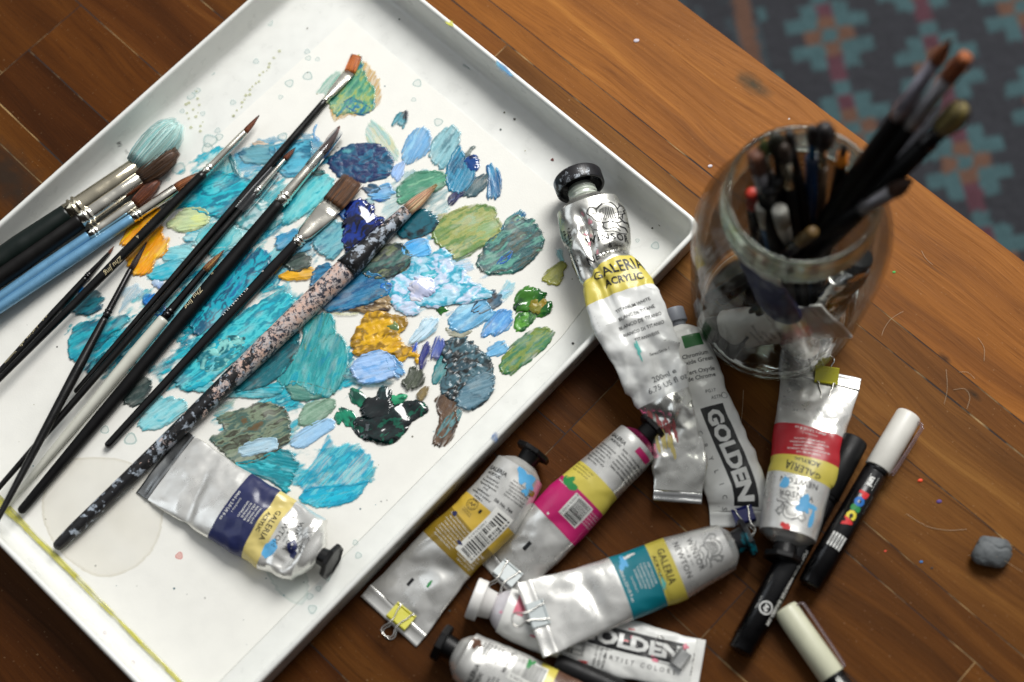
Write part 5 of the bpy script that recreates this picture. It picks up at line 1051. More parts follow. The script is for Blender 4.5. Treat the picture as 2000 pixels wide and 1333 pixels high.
def goldenlogo(ik, a, b, la, lb, word='COLORS', gap=0):
    ik.rect(a-la/2, a+la/2, b-lb/2, b+lb/2, 'black', .1); ik.text('GOLDEN', a, b, lb*.62, 'white', 'along', bold=.05, off=.24, fit=la*.92)
# T8 light pink golden tube with white cap
def tube8():
    t = Tube([(984, 1192, 90, .5, 20), (1070, 1225, 104, .5, 13), (1214, 1266, 112, .5, 9), (1354, 1296, 98, 1, 3)], crum=[.4, .7, .6, .3], seed=51, ridge=.8)
    r = thing('paint_tube', 'white tube with ribbed white cap and pink swatch beneath the turquoise banded tube', 'paint tube', base(t), TG)
    t.body(LAM, r); ik = Ink(t); ik.rect(5, 11, -1, 15, 'pink', .12); ik.text('Light', 15.5, 1, 3.4, 'black', 'across', bold=.02); ik.text('Magenta', 20.5, 1, 3.0, 'black', 'across', bold=.02)
    a = t.at(1275, 1268)[0]; goldenlogo(ik, a-14, 3.5, 66, 12.5); ik.text('ARTIST COLORS', a-6, -7.5, 2.6, 'black', 'along', space=1.7); ik.line([(a-42, -4.2), (a+18, -4.2)], .3, 'black', smooth=False)
    ik.text('2 fl.oz. / 59 ml', a+24, -1, 1.6, 'black', 'across', bold=.02)
    barcode(ik, 42, -8, 20, 13, bars='l', seed=6, num='7 38797 24321'); lines(ik, ['OVERLAY COLOR', 'ACRYLIC PAINT', 'MAGENTA LIGHT'], 58, -7, 1.5, 'black', 2.6)
    for i in range(16): ik.blob(RNG.uniform(20, t.L-6), RNG.uniform(-14, 14), RNG.uniform(.4, 2.2), RNG.uniform(.3, 1.2), 'pink' if i % 3 else 'brightred', seed=60+i, rag=.9)
    ik.done(r, NAMES, INKS); c = t.shoulder(pm('clear_shoulder', (200, 196, 200), .25, coat=.4, mottle=((226, 120, 150), 50, .6)), r, 6., 6.5)
    octcap(r, c, -t.T[0], None, 7.2, 7., 12.2, 6.5, pm('white_plastic_cap', (232, 230, 226), .4, mottle=((220, 90, 110), 70, .7)), ribs=44); t.crimp(LAM, r, 5)
# T9 raw umber, bottom edge
def tube9():
    t = Tube([(908, 1282, 98, .5, 26), (1000, 1334, 122, .5, 22), (1110, 1388, 126, .5, 16), (1220, 1446, 150, 1, 1.6)], crum=[.5, .3, .3, .2], seed=61, dents=[(6, 10, 5, 8, 2.4, .2)])
    r = thing('paint_tube', 'silver tube with barcode and brown stained shoulder at the bottom edge', 'paint tube', base(t), TG)
    t.body(FOIL, r); ik = Ink(t); ik.text('GALERIA', 10, -9, 2.9, 'black', bold=.02); ik.text('ACRYLIC', 14, -10, 2., 'black', bold=.03)
    lines(ik, ['Permanence/', 'Permanencia AA', 'Pigment/Pigments', 'PBr7', 'Lightfastness/'], 19, -9, 1.35, 'black', 2.3, bold=.015)
    lines(ik, ['Series 1 / Hazard', 'Winsor & Newton', 'London W3 UK', 'Conforms ASTM', 'Made in France', 'Fabrique France'], 7, 9, 1.15, 'black', 2.2, bold=.015); ik.text('Stk No. 554', 24, 8, 1.9, 'black', bold=.03)
    barcode(ik, 37, 8, 20, 16, bars='l', seed=14, num='0 94376 91453 2'); t.band(ik, 42, 52, 'yellow', .05); t.band(ik, 52, 74, 'umber', .05)
    ik.blob(3, 10, 4, 4, 'umber', seed=31, rag=.6); ik.blob(36, 14, 2, 3, 'leaf', seed=33, rag=.9)
    ik.done(r, NAMES, INKS); c = t.shoulder(FOIL, r, 5.4, 6.5); octcap(r, c, -t.T[0], None, 5.6, 6.5, 11.5, 4.6); t.crimp(FOIL, r, 9)
# T3 chromium oxide green golden tube
def tube3():
    t = Tube([(1328, 652, 82, 1, 15), (1347, 712, 104, .6, 13), (1378, 815, 117, .5, 11), (1434, 948, 122, .5, 9), (1440, 1000, 108, 1, 1.8)], crum=[.4, .6, .6, .5, .2], seed=71, ridge=.7)
    r = thing('paint_tube', 'creased white tube with green swatch and tall black logo block under the crumpled tube', 'paint tube', base(t), TG)
    t.body(LAM, r); ik = Ink(t); a = t.at(1430, 905)[0]; ik.rect(4, 12, -1, 11, 'green', .12)
    for q, s in ((17, 'Chromium'), (21, 'Oxide Green'), (27.5, 'Vert Oxyde'), (31.5, 'de Chrome')): ik.text(s, q, 4, 2.7, 'black', bold=.01)
    ik.text('PG17', 41.5, 7, 2.1, 'black'); ik.text('ASTM', 46, 9.5, 2.1, 'black'); ik.line([(45.8+2*math.cos(x), 15+2*math.sin(x)) for x in np.linspace(0, 2*PI, 16)], .3, 'black')
    goldenlogo(ik, a-6.5, 5, 62, 14.5)
    for i, ch in enumerate('ACRYLICS'): ik.text(ch, a-32+i*8.4, -7.5, 2.9, 'black', 'along', bold=.0)
    ik.line([(a-38, -11), (a+26, -11)], .35, 'black', smooth=False); ik.text('2 fl.oz. / 59 ml', a+28.5, 4, 1.7, 'black', bold=.02)
    ik.done(r, NAMES, INKS); c = t.shoulder(LAM, r, 5., 4.); octcap(r, c, -t.T[0], None, 4.6, 3., 7., 9., pm('grey_plastic_cap', (138, 142, 150), .4), ribs=26); t.crimp(LAM, r, 9)
# T2 big crumpled titanium white
def tube2():
    t = Tube([(1147, 404, 124, 7, 27), (1166, 460, 132, 6, 28), (1178, 512, 108, 9, 26), (1200, 548, 126, 17, 20), (1214, 584, 140, 24, 13), (1238, 634, 146, 26, 9), (1268, 710, 132, 22, 8), (1310, 806, 100, 15, 9, .3), (1327, 890, 100, 13, 6, .1), (1324, 962, 94, 12, 2.2)],
             n=230, m=110, crum=[.5, .9, 1.1, 1.2, 1.2, 1.3, 1.5, 1.9, 1.6, .4], seed=83, ridge=.3,
             dents=[(22, -7, 20, 3.2, 4.2, .05), (18, 9, 9, 7, 2.6, .3), (42, 2, 4, 12, 3.0, .15), (41, 16, 5, 8, 3, .2), (50, -14, 5, 8, 3.4, .5), (62, -7, 20, 1.6, 2.4, .02), (78, -10, 26, 3, 2.6, .12), (120, 6, 30, 4, 3., .1), (128, -12, 18, 5, 2., -.1), (96, 12, 20, 5, 1.8, .2)])
    r = thing('paint_tube', 'large crumpled silver and white tube with wide black cap bent over the tray rim', 'paint tube', base(t), TG)
    body = t.body(pm('crumpled_foil', (216, 215, 208), .27, metal=.85, bump=.04, bscale=160, var=.06), r); ik = Ink(t); ik.dz = .14
    a0, a1 = t.at(1198, 537, 24)[0], t.at(1213, 580, 30)[0]; aE = t.at(1296, 775, 26)[0]
    t.band(ik, a0-1.5, a1, 'yellow'); t.band(ik, a1, aE, 'paperw')
    ik.text('WINSOR', 30, 6, 5.2, 'black', bold=.008, space=1.12); ik.text('&', 36.5, 6, 3.4); ik.text('NEWTON', 43, 6, 5.2, 'black', bold=.008, space=1.12)
    for s in (-1, 1): ik.line([(36.5, 6+s*3.2), (36.5, 6+s*9)], .4, 'black', smooth=False)
    griffin(ik, 15, 8, 12.5)
    ik.text('GALERIA', a0+4.5, 4.5, 6.0, 'black', bold=.014, space=1.05); ik.text('ACRYLIC', a0+12, 4.5, 4.2, 'black', bold=.03, space=1.05)
    lines(ik, ['TITANIUM WHITE', 'BLANC DE TITANE', 'BLANCO DE TITANIO', 'BIANCO DI TITANIO', 'TITANWEISS'], a1+10, 4, 2.05, 'black', 5.0, bold=.004)
    ik.text('Series/Serie 1', a1+41, 8, 1.8, 'black'); ik.text('200ml e', aE-12, 5, 3.5, 'grey2', bold=.004); ik.text('6.75 US fl oz', aE-6.5, 5, 3.5, 'grey2', bold=.004)
    for k in range(9): ik.line([(14+k*3.0, -24), (15+k*3.0, -17)], .9, 'black')
    lines(ik, ['Permanence AA Lightfastness I', 'Pigment PW6 Solidite Permanencia', 'Winsor Newton London Made in France'], 30, -19, 1.6, 'black', 3.4, mode='along', bold=.02)
    for k in range(7): ik.line([(a1+4+k*2.2, -27), (a1+7+k*2.2, -20)], .8, 'black')
    ik.blob(a1+36, -4, 5, 1.1, 'aqua', seed=43, rag=.9)
    for i in range(5): ik.blob(8+i*8, -6+3*math.sin(i*2), 1.6, .9, 'pinkpale', seed=90+i, rag=.9)
    for i in range(7): ik.blob(aE+12+i*3, -12+4*(i % 4), 7, 1.6, 'redpale' if i < 4 else 'amberpale', seed=100+i, rag=.9, off=.09)
    ik.done(r, NAMES, INKS)
    T = -t.T[0]; c = t.shoulder(body.data.materials[0], r, 8.6, 5.5)
    tl = W(1130, 352, 20)-c; tl = tl/np.linalg.norm(tl); tl = T*.8+tl*.2+np.array([0, 0, -.12]); tl /= np.linalg.norm(tl)
    V, F = rings(c-tl*1, c+tl*14, [(0, 9.0), (1.6, 9.2), (2.2, 8.3), (4, 8.2), (4.6, 9.3), (5.2, 8.3), (6.6, 8.2), (7.2, 9.2), (7.8, 8.2), (10, 8.1)], 40); mk('threaded_neck', V, F, pm('pale_green_plastic', (196, 204, 190), .4, coat=.3, mottle=((232, 232, 226), 60, .55)), r)
    B = c+tl*7.5; d, l, n, _ = frame(B, B+tl); sg = 130; th = np.arange(sg)*2*PI/sg; V = []
    for x, rr, k in ((7.5, 8.4, 0), (7.5, 12.6, 0), (1., 13.6, 0), (0, 14.4, 0), (0, 15.2, 0), (.5, 15.7, 1), (8.6, 15.9, 1), (9.6, 15.2, 0), (10.2, 14.2, 0), (10.4, 12.5, 0), (10.0, 11.5, 0), (10., .1, 0)):
        r2 = rr*(1-.03*k*(np.arange(sg) % 2)); V.append(B+d*x+np.outer(np.sin(th)*r2, l)+np.outer(np.cos(th)*r2, n))
    mk('cap', np.vstack(V), [tuple(f) for f in gridF(12, sg, True)], pm('chalky_black_cap', (26, 25, 28), .36, mottle=((176, 184, 192), 48, .53)), r)
    t.crimp(FOILD, r, 6)
INKS['paperw'] = pm('ink_white_print', (230, 231, 228), .3, coat=.4, bump=.03, bscale=180, var=.07); NAMES['paperw'] = 'label_panel'
INKS['grey2'] = pm('ink_grey2', (90, 92, 94), .4); INKS['pinkpale'] = pm('ink_pinkpale', (214, 150, 160), .5); INKS['redpale'] = pm('ink_redpale', (176, 96, 96), .45)
NAMES['pinkpale'] = NAMES['redpale'] = 'paint_smear'
for f_ in (tube1, tube2, tube3, tube4, tube5, tube6, tube7, tube8, tube9): f_()
YC = pm('yellow_clip_enamel', (196, 190, 30), .3, coat=.4); BC = pm('blue_clip_enamel', (8, 18, 84), .4, spec=.3); GC = pm('pale_grey_clip_enamel', (188, 196, 196), .35, coat=.3); SC_ = pm('bare_steel_clip', (200, 200, 196), .25, metal=1.)
clip('yellow binder clip pinching the end of the ochre tube with hanging wire loops', 784, 1206, 2.6, (-13, 16), YC, ('out', 'out'), 1.12)
clip('yellow binder clip on the top end of the red banded tube', 1614, 735, 2.4, (2, -20), YC, ('in', 'out'), 1.12)
clip('dark blue binder clip on the end of the tall white tube with green swatch', 1452, 1008, 3.2, (6, 18), BC, ('out', 'out'), 1.0)
clip('pale grey binder clip on the end of the magenta banded tube', 992, 1122, 2.8, (-12, 14), GC, ('out', 'out'), 1.15)
clip('pale grey binder clip on the end of the turquoise banded tube above the pink swatch', 1050, 1201, 20.3, (-18, 6), GC, ('out', 'out'), 1.15)
clip('small bare steel binder clip lying across the black logo at the bottom', 1330, 1288, 6.5, (16, 12), SC_, ('in', 'in'), .8)
# ------------------------------------------------------------------ paint markers
def marker(label, p0, p1, w, caplen, capcol, z=None, joint=True, txt=None, clipside=None, capmat=None, group='paint markers'):
    r_ = w*mmpx(W(*p0, 8))/2; z = z if z is not None else r_+.3; zz = z if hasattr(z, '__len__') else (z, z); A, B = W(*p0, zz[0]), W(*p1, zz[1]); d, l, n, L = frame(A, B)
    root = thing('paint_marker', label, 'marker', tuple((A+B)/2), group)
    cm = capmat or pm('cap_'+'_'.join(map(str, capcol)), capcol, .42, mottle=((90, 92, 90), 70, .76))
    V, F = rings(A, B, [(0, r_*.1), (.05, r_*.78), (.5, r_*.92), (1.6, r_*.98), (caplen*.5, r_), (caplen-.4, r_*1.02), (caplen, r_*.99), (caplen, r_*.8)], 40); cap_ = mk('cap', V, F, cm, root)
    bp = [(caplen-3, r_*.86), (caplen+.3, r_*.93), (caplen+3, r_*.95), (caplen+3.2, r_*.9), (caplen+3.6, r_*.97), (L-8, r_*.97), (L-7.8, r_*.93), (L-1.2, r_*.9), (L-.3, r_*.8), (L, r_*.1)]
    V, F = rings(A, B, bp, 40); mk('barrel', V, F, pm('black_marker_barrel', (10, 9, 11), .28, coat=.2, spec=.35, var=.2), root)
    if clipside is not None:
        th = clipside; q = l*math.sin(th)+n*math.cos(th); P = [A+d*3+q*r_*.95, A+d*3.5+q*(r_+2.6), A+d*9+q*(r_+2.9), A+d*(caplen-4)+q*(r_+1.9), A+d*(caplen-1)+q*(r_+.8)]
        side = np.cross(d, q)
        for s in (-1, 1):
            V, F = polytube(crom([p+side*s*1.9 for p in P], 5, False), .45, 8); mk('pocket_clip', V, F, pm('clear_clip', (220, 200, 210), .1, trans=.85), cap_)
    ik = Ink(Cyl(A, B, bp))
    if txt: txt(ik, caplen, r_)
    ik.done(root, NAMES, INKS); return root
def posca(ik, c, r):
    b = .5; ik.rect(c+6.4, c+15.4, b-2.3, b-2.1, 'white', .08); ik.rect(c+6.4, c+15.4, b+2.7, b+2.9, 'white', .08); ik.text('uni', c+11, b+.2, 3.6, 'white', 'along', bold=.05)
    for ch, k, a in (('P', 'brightred', 20.4), ('O', 'blue', 25.2), ('S', 'leaf', 29.9), ('C', 'lemon', 34.5), ('A', 'brightred', 39.2)): ik.text(ch, c+a, b, 5.0, k, 'along', bold=.09)
    for i in range(5): ik.rect(c+48, c+57, b-4.4+i*1.9, b-3.2+i*1.9, 'white', .08)
    for i in range(4): ik.text('MARKER', c+52.5, b-3.8+i*1.9, .8, 'black', 'along', off=.12)
    for i in range(9): ik.text('xylene free water based', c+24+i*.01, 6.3, .9, 'grey', 'along')
marker('black paint marker with white cap and clear clip, colourful letters along its barrel', (1776, 810), (1580, 1146), 51, 40, (214, 212, 204), txt=posca, clipside=1.25, z=8.6)
def ap(ik, c, r):
    a = 118; ik.line([(a+3.6*math.cos(x), 1+3.6*math.sin(x)) for x in np.linspace(0, 2*PI, 22)], .8, 'white'); ik.text('AP', a, 1, 2.7, 'white', 'along', bold=.03); ik.text('NON TOXIC', a-1, -4.2, 1.0, 'white', 'along')
    for i, s in enumerate(('POSCA', 'PAINT MARKER', 'WATER BASED', 'PC-5M')): ik.text(s, 82+i*13, 7.0, 2.6 if i != 1 else 1.6, 'paper', 'along', bold=.02)
marker('all black paint marker under the red banded tube, round seal near its lower end', (1671, 858), (1445, 1275), 54, 40, (22, 20, 22), txt=ap, z=8.2, capmat=pm('black_marker_cap', (12, 11, 12), .45, spec=.3))
def p3t(ik, c, r):
    ik.text('uni POSCA', c+14, 1, 3.6, 'paper', 'along', bold=.04)
marker('paint marker with cream cap and black barrel running off the bottom edge', (1532, 1188), (1850, 1640), 52, 46, (206, 206, 180), txt=p3t, clipside=1.15)
marker('black marker at the bottom edge, below the white capped tube', (1085, 1296), (1480, 1470), 46, 40, (24, 22, 24), z=6.6, capmat=pm('black_marker_cap'), txt=lambda ik, c, r: [ik.text('WATER BASED PIGMENT', 26, 3.4, 1.5, 'paper', 'along', bold=.02), ik.text('0.7mm', 30, 0.5, 1.5, 'paper', 'along')])
# ------------------------------------------------------------------ putty eraser, crumbs and hairs
def blob(name, label, cat, px, py, rx, ry, rz, mat, seed, group=None):
    bm = bmesh.new(); bmesh.ops.create_icosphere(bm, subdivisions=5, radius=1); V = np.array([v.co[:] for v in bm.verts]); F = [tuple(v.index for v in f.verts) for f in bm.faces]; bm.free()
    rg = np.random.default_rng(seed); D_ = V.copy(); r = np.ones(len(V))
    for _ in range(9):
        n_ = rg.normal(size=3); n_ /= np.linalg.norm(n_); r = np.minimum(r, rg.uniform(.78, .95)/np.clip(V @ n_, .05, 1)) if True else r
    r = np.clip(r, .6, 1); r *= 1+.12*(fbm(V[:, 0]*3+V[:, 2]*2, V[:, 1]*3-V[:, 2], seed)-.5)+.05*(fbm(V[:, 0]*11, V[:, 1]*11+V[:, 2]*7, seed+1)-.5)
    r -= .10*np.exp(-((V[:, 0]*.5+V[:, 1]*.8-.25+.12*np.sin(V[:, 0]*6))/.05)**2)*(V[:, 2] > 0)
    V = V*r[:, None]*[rx, ry, rz]; V[:, 2] = np.maximum(V[:, 2], -rz*.62)+rz*.62; V = V+W(px, py, 0)
    return tag(mk(name, V, F, mat, loc=tuple(W(px, py, 0))), label, cat, group)
blob('kneaded_eraser', 'lump of grey kneaded eraser alone on the wood at the right', 'eraser', 1932, 1082, 12.2, 10.4, 7, pm('putty', (92, 96, 98), .62, bump=.35, bscale=180, var=.3), 5)
for px, py, r, c, lb in ((1797, 939, 1.3, (232, 70, 20), 'orange paint crumb right of the white marker cap'), (1834, 980, 1.3, (86, 60, 130), 'purple shaving on the wood below the orange crumb'), (1799, 1098, .9, (40, 110, 170), 'tiny blue paint crumb left of the grey eraser'), (1746, 532, .9, (60, 170, 70), 'tiny green crumb right of the glass jar'), (1729, 1077, .7, (220, 60, 30), 'tiny red crumb right of the marker lettering'),
                        (1243, 80, 1.6, (214, 206, 214), 'pale paint fleck on the wood beyond the upper tray rim'), (1387, 325, 1.3, (214, 206, 210), 'pale paint fleck on the wood left of the jar'), (1541, 233, .6, (220, 214, 200), 'pale speck on the wood above the jar mouth'), (1820, 1110, .7, (30, 26, 26), 'tiny black crumb near the blue crumb')):
    n_ = {'orange': 'paint_crumb'}.get('orange'); blob('paint_crumb', lb, 'crumb', px, py, r*1.2, r*.8, r*.35, pm('crumb_%d' % px, c, .6), int(px), 'crumbs scattered on the table')
HP = pm('pale_hair', (200, 180, 150), .5)
for i, (pts, lb) in enumerate([([(1765, 608), (1742, 622), (1728, 640), (1722, 656)], 'short curved pale hair right of the jar'), ([(1910, 660), (1922, 680), (1922, 706)], 'pale hair beside the plank joint'), ([(1848, 722), (1850, 760), (1844, 790)], 'long straight pale hair on the right planks'),
                               ([(1770, 1004), (1810, 1028), (1850, 1036), (1888, 1034)], 'long pale hair above the grey eraser'), ([(1890, 1085), (1930, 1084), (1955, 1092), (1998, 1118)], 'hair lying over the grey eraser'), ([(1862, 762), (1884, 760), (1894, 776), (1888, 800)], 'curled pale hair on the right planks'),
                               ([(1873, 727), (1890, 728), (1904, 740)], 'short pale hair above the curled hair'), ([(1800, 490), (1808, 505), (1822, 518)], 'fine pale hair on the plank beyond the jar'), ([(1452, 762), (1450, 800), (1446, 838)], 'pale hair left of the red banded tube')]):
    z = 13.5 if 'over the grey' in lb else .45
    P = crom([W(x, y, z if i != 4 else (9.5 if x < 1960 and x > 1900 else 1.)) for x, y in pts], 8, False); V, F = polytube(P, .09, 5)
    tag(mk('hair_strand', V, F, HP, loc=tuple(P[0])), lb, 'hair', 'loose hairs on the table')
# ------------------------------------------------------------------ glass jar
JC = W(1507, 611, 0); JC[2] = 0
jar = thing('glass_jar', 'clear wide glass jar crammed with brushes, pens and tubes standing on the table', 'jar', tuple(JC))
def glassthin():
    m, t, b = nodes('jar_glass'); N = t.nodes.new; L = t.links.new; o = t.nodes['Material Output']
    tr = N('ShaderNodeBsdfTransparent'); tr.inputs[0].default_value = (.975, .98, .97, 1); g = N('ShaderNodeBsdfGlossy'); g.inputs['Roughness'].default_value = .06
    co = N('ShaderNodeTexCoord'); nz = N('ShaderNodeTexNoise'); nz.inputs['Scale'].default_value = 22; nz.inputs['Detail'].default_value = 2; L(co.outputs['Object'], nz.inputs[0])
    bp = N('ShaderNodeBump'); bp.inputs['Strength'].default_value = .35; bp.inputs['Distance'].default_value = .004; L(nz.outputs[0], bp.inputs['Height']); L(bp.outputs[0], g.inputs['Normal'])
    f = N('ShaderNodeFresnel'); f.inputs[0].default_value = 1.38; L(bp.outputs[0], f.inputs['Normal'])
    fm_ = N('ShaderNodeMath'); fm_.operation = 'MULTIPLY'; fm_.inputs[1].default_value = .6; L(f.outputs[0], fm_.inputs[0]); mx = N('ShaderNodeMixShader'); L(fm_.outputs[0], mx.inputs[0]); L(tr.outputs[0], mx.inputs[1]); L(g.outputs[0], mx.inputs[2])
    # smears, plus a whitish tray and window reflection painted on one side
    mp = N('ShaderNodeMapping'); mp.inputs['Scale'].default_value = (1.6, 1.6, .5); L(co.outputs['Object'], mp.inputs[0]); n2 = N('ShaderNodeTexNoise'); n2.inputs['Scale'].default_value = 42; n2.inputs['Detail'].default_value = 8; n2.inputs['Roughness'].default_value = .7; L(mp.outputs[0], n2.inputs[0])
    cr = N('ShaderNodeValToRGB'); cr.color_ramp.elements[0].position = .54; cr.color_ramp.elements[1].position = .74; cr.color_ramp.elements[1].color = (.6, .6, .6, 1); L(n2.outputs[0], cr.inputs[0])
    vm = N('ShaderNodeVectorMath'); vm.operation = 'DOT_PRODUCT'; L(co.outputs['Object'], vm.inputs[0]); vm.inputs[1].default_value = (-14, -12, -3); mr = N('ShaderNodeMapRange'); mr.inputs['From Min'].default_value = .1; mr.inputs['From Max'].default_value = .8; L(vm.outputs['Value'], mr.inputs['Value'])
    ml = N('ShaderNodeMath'); ml.operation = 'MULTIPLY'; L(cr.outputs[0], ml.inputs[0]); L(mr.outputs[0], ml.inputs[1])
    df = N('ShaderNodeBsdfDiffuse'); df.inputs[0].default_value = rgb(196, 198, 196); m2 = N('ShaderNodeMixShader'); L(ml.outputs[0], m2.inputs[0]); L(mx.outputs[0], m2.inputs[1]); L(df.outputs[0], m2.inputs[2]); L(m2.outputs[0], o.inputs[0]); return m
def thickglass():
    m, t, b = nodes('thick_glass'); N = t.nodes.new; L = t.links.new; o = t.nodes['Material Output']; g = N('ShaderNodeBsdfGlass'); g.inputs['Color'].default_value = rgb(248, 252, 246); g.inputs['IOR'].default_value = 1.45; g.inputs['Roughness'].default_value = .03
    tr = N('ShaderNodeBsdfTransparent'); mx = N('ShaderNodeMixShader'); mx.inputs[0].default_value = .1; L(g.outputs[0], mx.inputs[1]); L(tr.outputs[0], mx.inputs[2]); L(mx.outputs[0], o.inputs[0]); return m
GT = glassthin(); GS = thickglass()
def lathe(prof, seg=96):
    P = crom(np.array(prof, float), 5, False); V = []; th = np.arange(seg)*2*PI/seg
    for r_, z_ in P: V.append(np.stack([JC[0]+r_*np.cos(th), JC[1]+r_*np.sin(th), np.full(seg, z_*.945)], 1))
    return np.vstack(V), [tuple(f) for f in gridF(len(P), seg, True)]
V, F = lathe([(43, 5), (47.5, 9), (51, 25), (53, 60), (54.6, 98), (54.8, 122), (53, 136), (48, 145.5), (41.4, 149), (39.8, 152)]); mk('jar_wall', V, F, GT, jar)
V, F = lathe([(40.6, 7), (44.8, 11), (48.6, 26), (50.8, 60), (52.3, 98), (52.4, 121), (50.6, 134), (45.6, 143), (39.2, 147), (37.6, 152)]); mk('jar_inner_wall', V, F, GT, jar)
V, F = lathe([(37.6, 152), (39.8, 152), (41.6, 155), (40.8, 158), (42.2, 161), (41, 164), (42.2, 167), (41, 170), (41.6, 173), (40.8, 176), (39.2, 176.8), (37.6, 175.6), (37.4, 168), (37.6, 158), (37.6, 152)]); mk('threaded_rim', V, F, GS, jar)
V, F = lathe([(.1, 4.5), (20, 4.2), (36, 5.2), (42, 7), (43.4, 5.4), (42.6, 2), (40, .3), (36, 1.2), (20, 1.6), (.1, 1.7)]); mk('jar_base', V, F, GS, jar)
def jb(label, tip, mouth, zt, wh, wf, whd, hmat, hcols, shape=ROUND, hairlen=16, ferlen=30, fmat=None, zb=9., n=120, tipc=None, flat=False, hr=None):
    "brush standing in the jar: line through a mouth point (z 182) and the tip"
    M = W(*mouth, 165.); T = W(*tip, zt); d = T-M; d /= np.linalg.norm(d); L_ = (M[2]-zb)/d[2]; B = M-d*L_; q = B[:2]-JC[:2]; rr = np.linalg.norm(q)
    if rr > 41:
        B[:2] = JC[:2]+q/rr*41; 
    d = T-B; L = np.linalg.norm(d); d /= L; H_ = T-d*hairlen; Fe = H_-d*ferlen
    root = thing('paint_brush', label, 'paint brush', tuple(B), 'brushes and pens standing in the jar'); k = wh/2
    V, F = rings(H_, Fe, [(0, wf[0]/2, .35 if flat else 1), (ferlen*.75, wf[1]/2, .8 if flat else 1), (ferlen*.8, wf[1]/2*1.15), (ferlen*.86, wf[1]/2*1.15), (ferlen*.9, wf[1]/2), (ferlen, wf[1]/2)], 24); mk('ferrule', V, F, fmat or CHROME, root)
    LL = np.linalg.norm(Fe-B); V, F = rings(Fe, B, [(-.3, wf[1]/2*.95)]+[(LL*t, w/2) for t, w in whd]+[(LL*.99, whd[-1][1]/2*.7), (LL, .2)], 24); mk('handle', V, F, hmat, root)
    tuft(H_-d*.2, T, k, shape, hcols, n, .35 if flat else 1., int(tip[0]), parent=root, tipc=tipc); return root
DK = pm('matte_black_handle'); SILW = pm('scuffed_silver_ferrule', (150, 147, 150), .38, metal=.7, bump=.15, bscale=200, var=.25)
jb('tall leaning jar brush with flat orange hair and scuffed silver ferrule', (1888, 108), (1618, 432), 262, 8, (8, 8), [(0, 8), (.2, 11), (1, 6)], DK, [(176, 92, 30), (150, 70, 20), (70, 40, 24)], FLAT, 17, 36, SILW, tipc=((60, 34, 22), .6), n=160)
jb('tallest brush leaning right out of the jar, its orange tip beyond the pair', (1858, 76), (1606, 424), 268, 7, (7, 8), [(0, 8), (.2, 10), (1, 6)], DK, [(176, 92, 30), (110, 60, 20)], ROUND, 16, 40, pm('clear_scuffed_ferrule', (136, 132, 142), .3, metal=.5), tipc=((60, 34, 22), .5), n=120)
jb('black brush leaning far right out of the jar with olive yellow stained bristles', (1886, 206), (1650, 424), 240, 10, (9, 9), [(0, 10), (.2, 11), (1, 6)], DK, [(150, 134, 70), (60, 40, 34), (110, 96, 50)], MOP, 20, 14, pm('black_ferrule'), tipc=((40, 26, 24), .4), n=160)
jb('brush lying low across the jar mouth with dark brown tip and pale silver ferrule', (1782, 352), (1668, 404), 196, 8, (8, 7.5), [(0, 8), (.2, 9), (1, 6)], DK, [(90, 54, 30), (60, 38, 24)], ROUND, 15, 26, SILW, tipc=((30, 20, 16), .4), n=110, zb=30)
jb('short brush with plump black oval tip at the back of the jar mouth', (1611, 243), (1604, 330), 200, 9, (5, 5), [(0, 7), (.3, 8), (1, 5)], pm('brass_brown_handle', (70, 54, 40), .35), [(26, 20, 20), (40, 30, 28)], MOP, 17, 18, pm('brass_ferrule'), n=130)
jb('short thin brush with narrow black tip and blue collar, left of the plump black tip', (1586, 246), (1586, 330), 198, 5, (4, 4), [(0, 7), (.3, 8), (1, 5)], pm('navy_blue_handle', (16, 44, 78), .3, coat=.4), [(26, 20, 20), (40, 30, 28)], MOP, 13, 12, pm('blue_collar', (24, 80, 120), .4), n=70)
jb('slim straight black brush with square tip inside the back of the jar', (1541, 258), (1556, 340), 198, 5, (5, 5), [(0, 6.5), (.3, 7), (1, 5)], DK, [(24, 22, 22), (44, 36, 30)], FLAT, 12, 22, pm('black_ferrule'), n=70)
jb('black brush with rounded dark olive tip at the left of the jar mouth', (1513, 259), (1528, 350), 200, 7, (6, 6), [(0, 7), (.3, 8), (1, 5)], DK, [(34, 34, 24), (60, 60, 36)], MOP, 17, 20, pm('black_ferrule'), n=110)
jb('small brush with frayed green tip at the far left of the jar mouth', (1489, 272), (1500, 350), 198, 6, (5, 5), [(0, 7), (.3, 8), (1, 5)], pm('dark_brown_handle', (50, 34, 26), .4), [(110, 130, 70), (60, 60, 40), (80, 96, 50)], ROUND, 12, 16, pm('brass_ferrule'), n=110)
jb('short brush with rusty brown bristles leaning on the left rim of the jar', (1474, 300), (1492, 372), 192, 9, (8, 7), [(0, 8), (.3, 9), (1, 6)], DK, [(110, 66, 44), (70, 44, 34), (140, 90, 60)], FLAT, 14, 16, SILW, n=140)
jb('dark brush with brass lined ferrule in the middle of the jar cluster', (1530, 282), (1540, 360), 196, 6, (6, 6), [(0, 7), (.3, 8), (1, 5)], DK, [(60, 44, 30), (40, 30, 24)], MOP, 14, 22, pm('brass_ferrule'), n=90)
jb('small brush with orange and yellow collar behind the tall pair of brushes', (1650, 282), (1640, 340), 196, 4, (6, 6), [(0, 6), (.3, 7), (1, 5)], DK, [(30, 24, 22)], ROUND, 10, 10, pm('orange_collar', (220, 130, 40), .4), n=50)
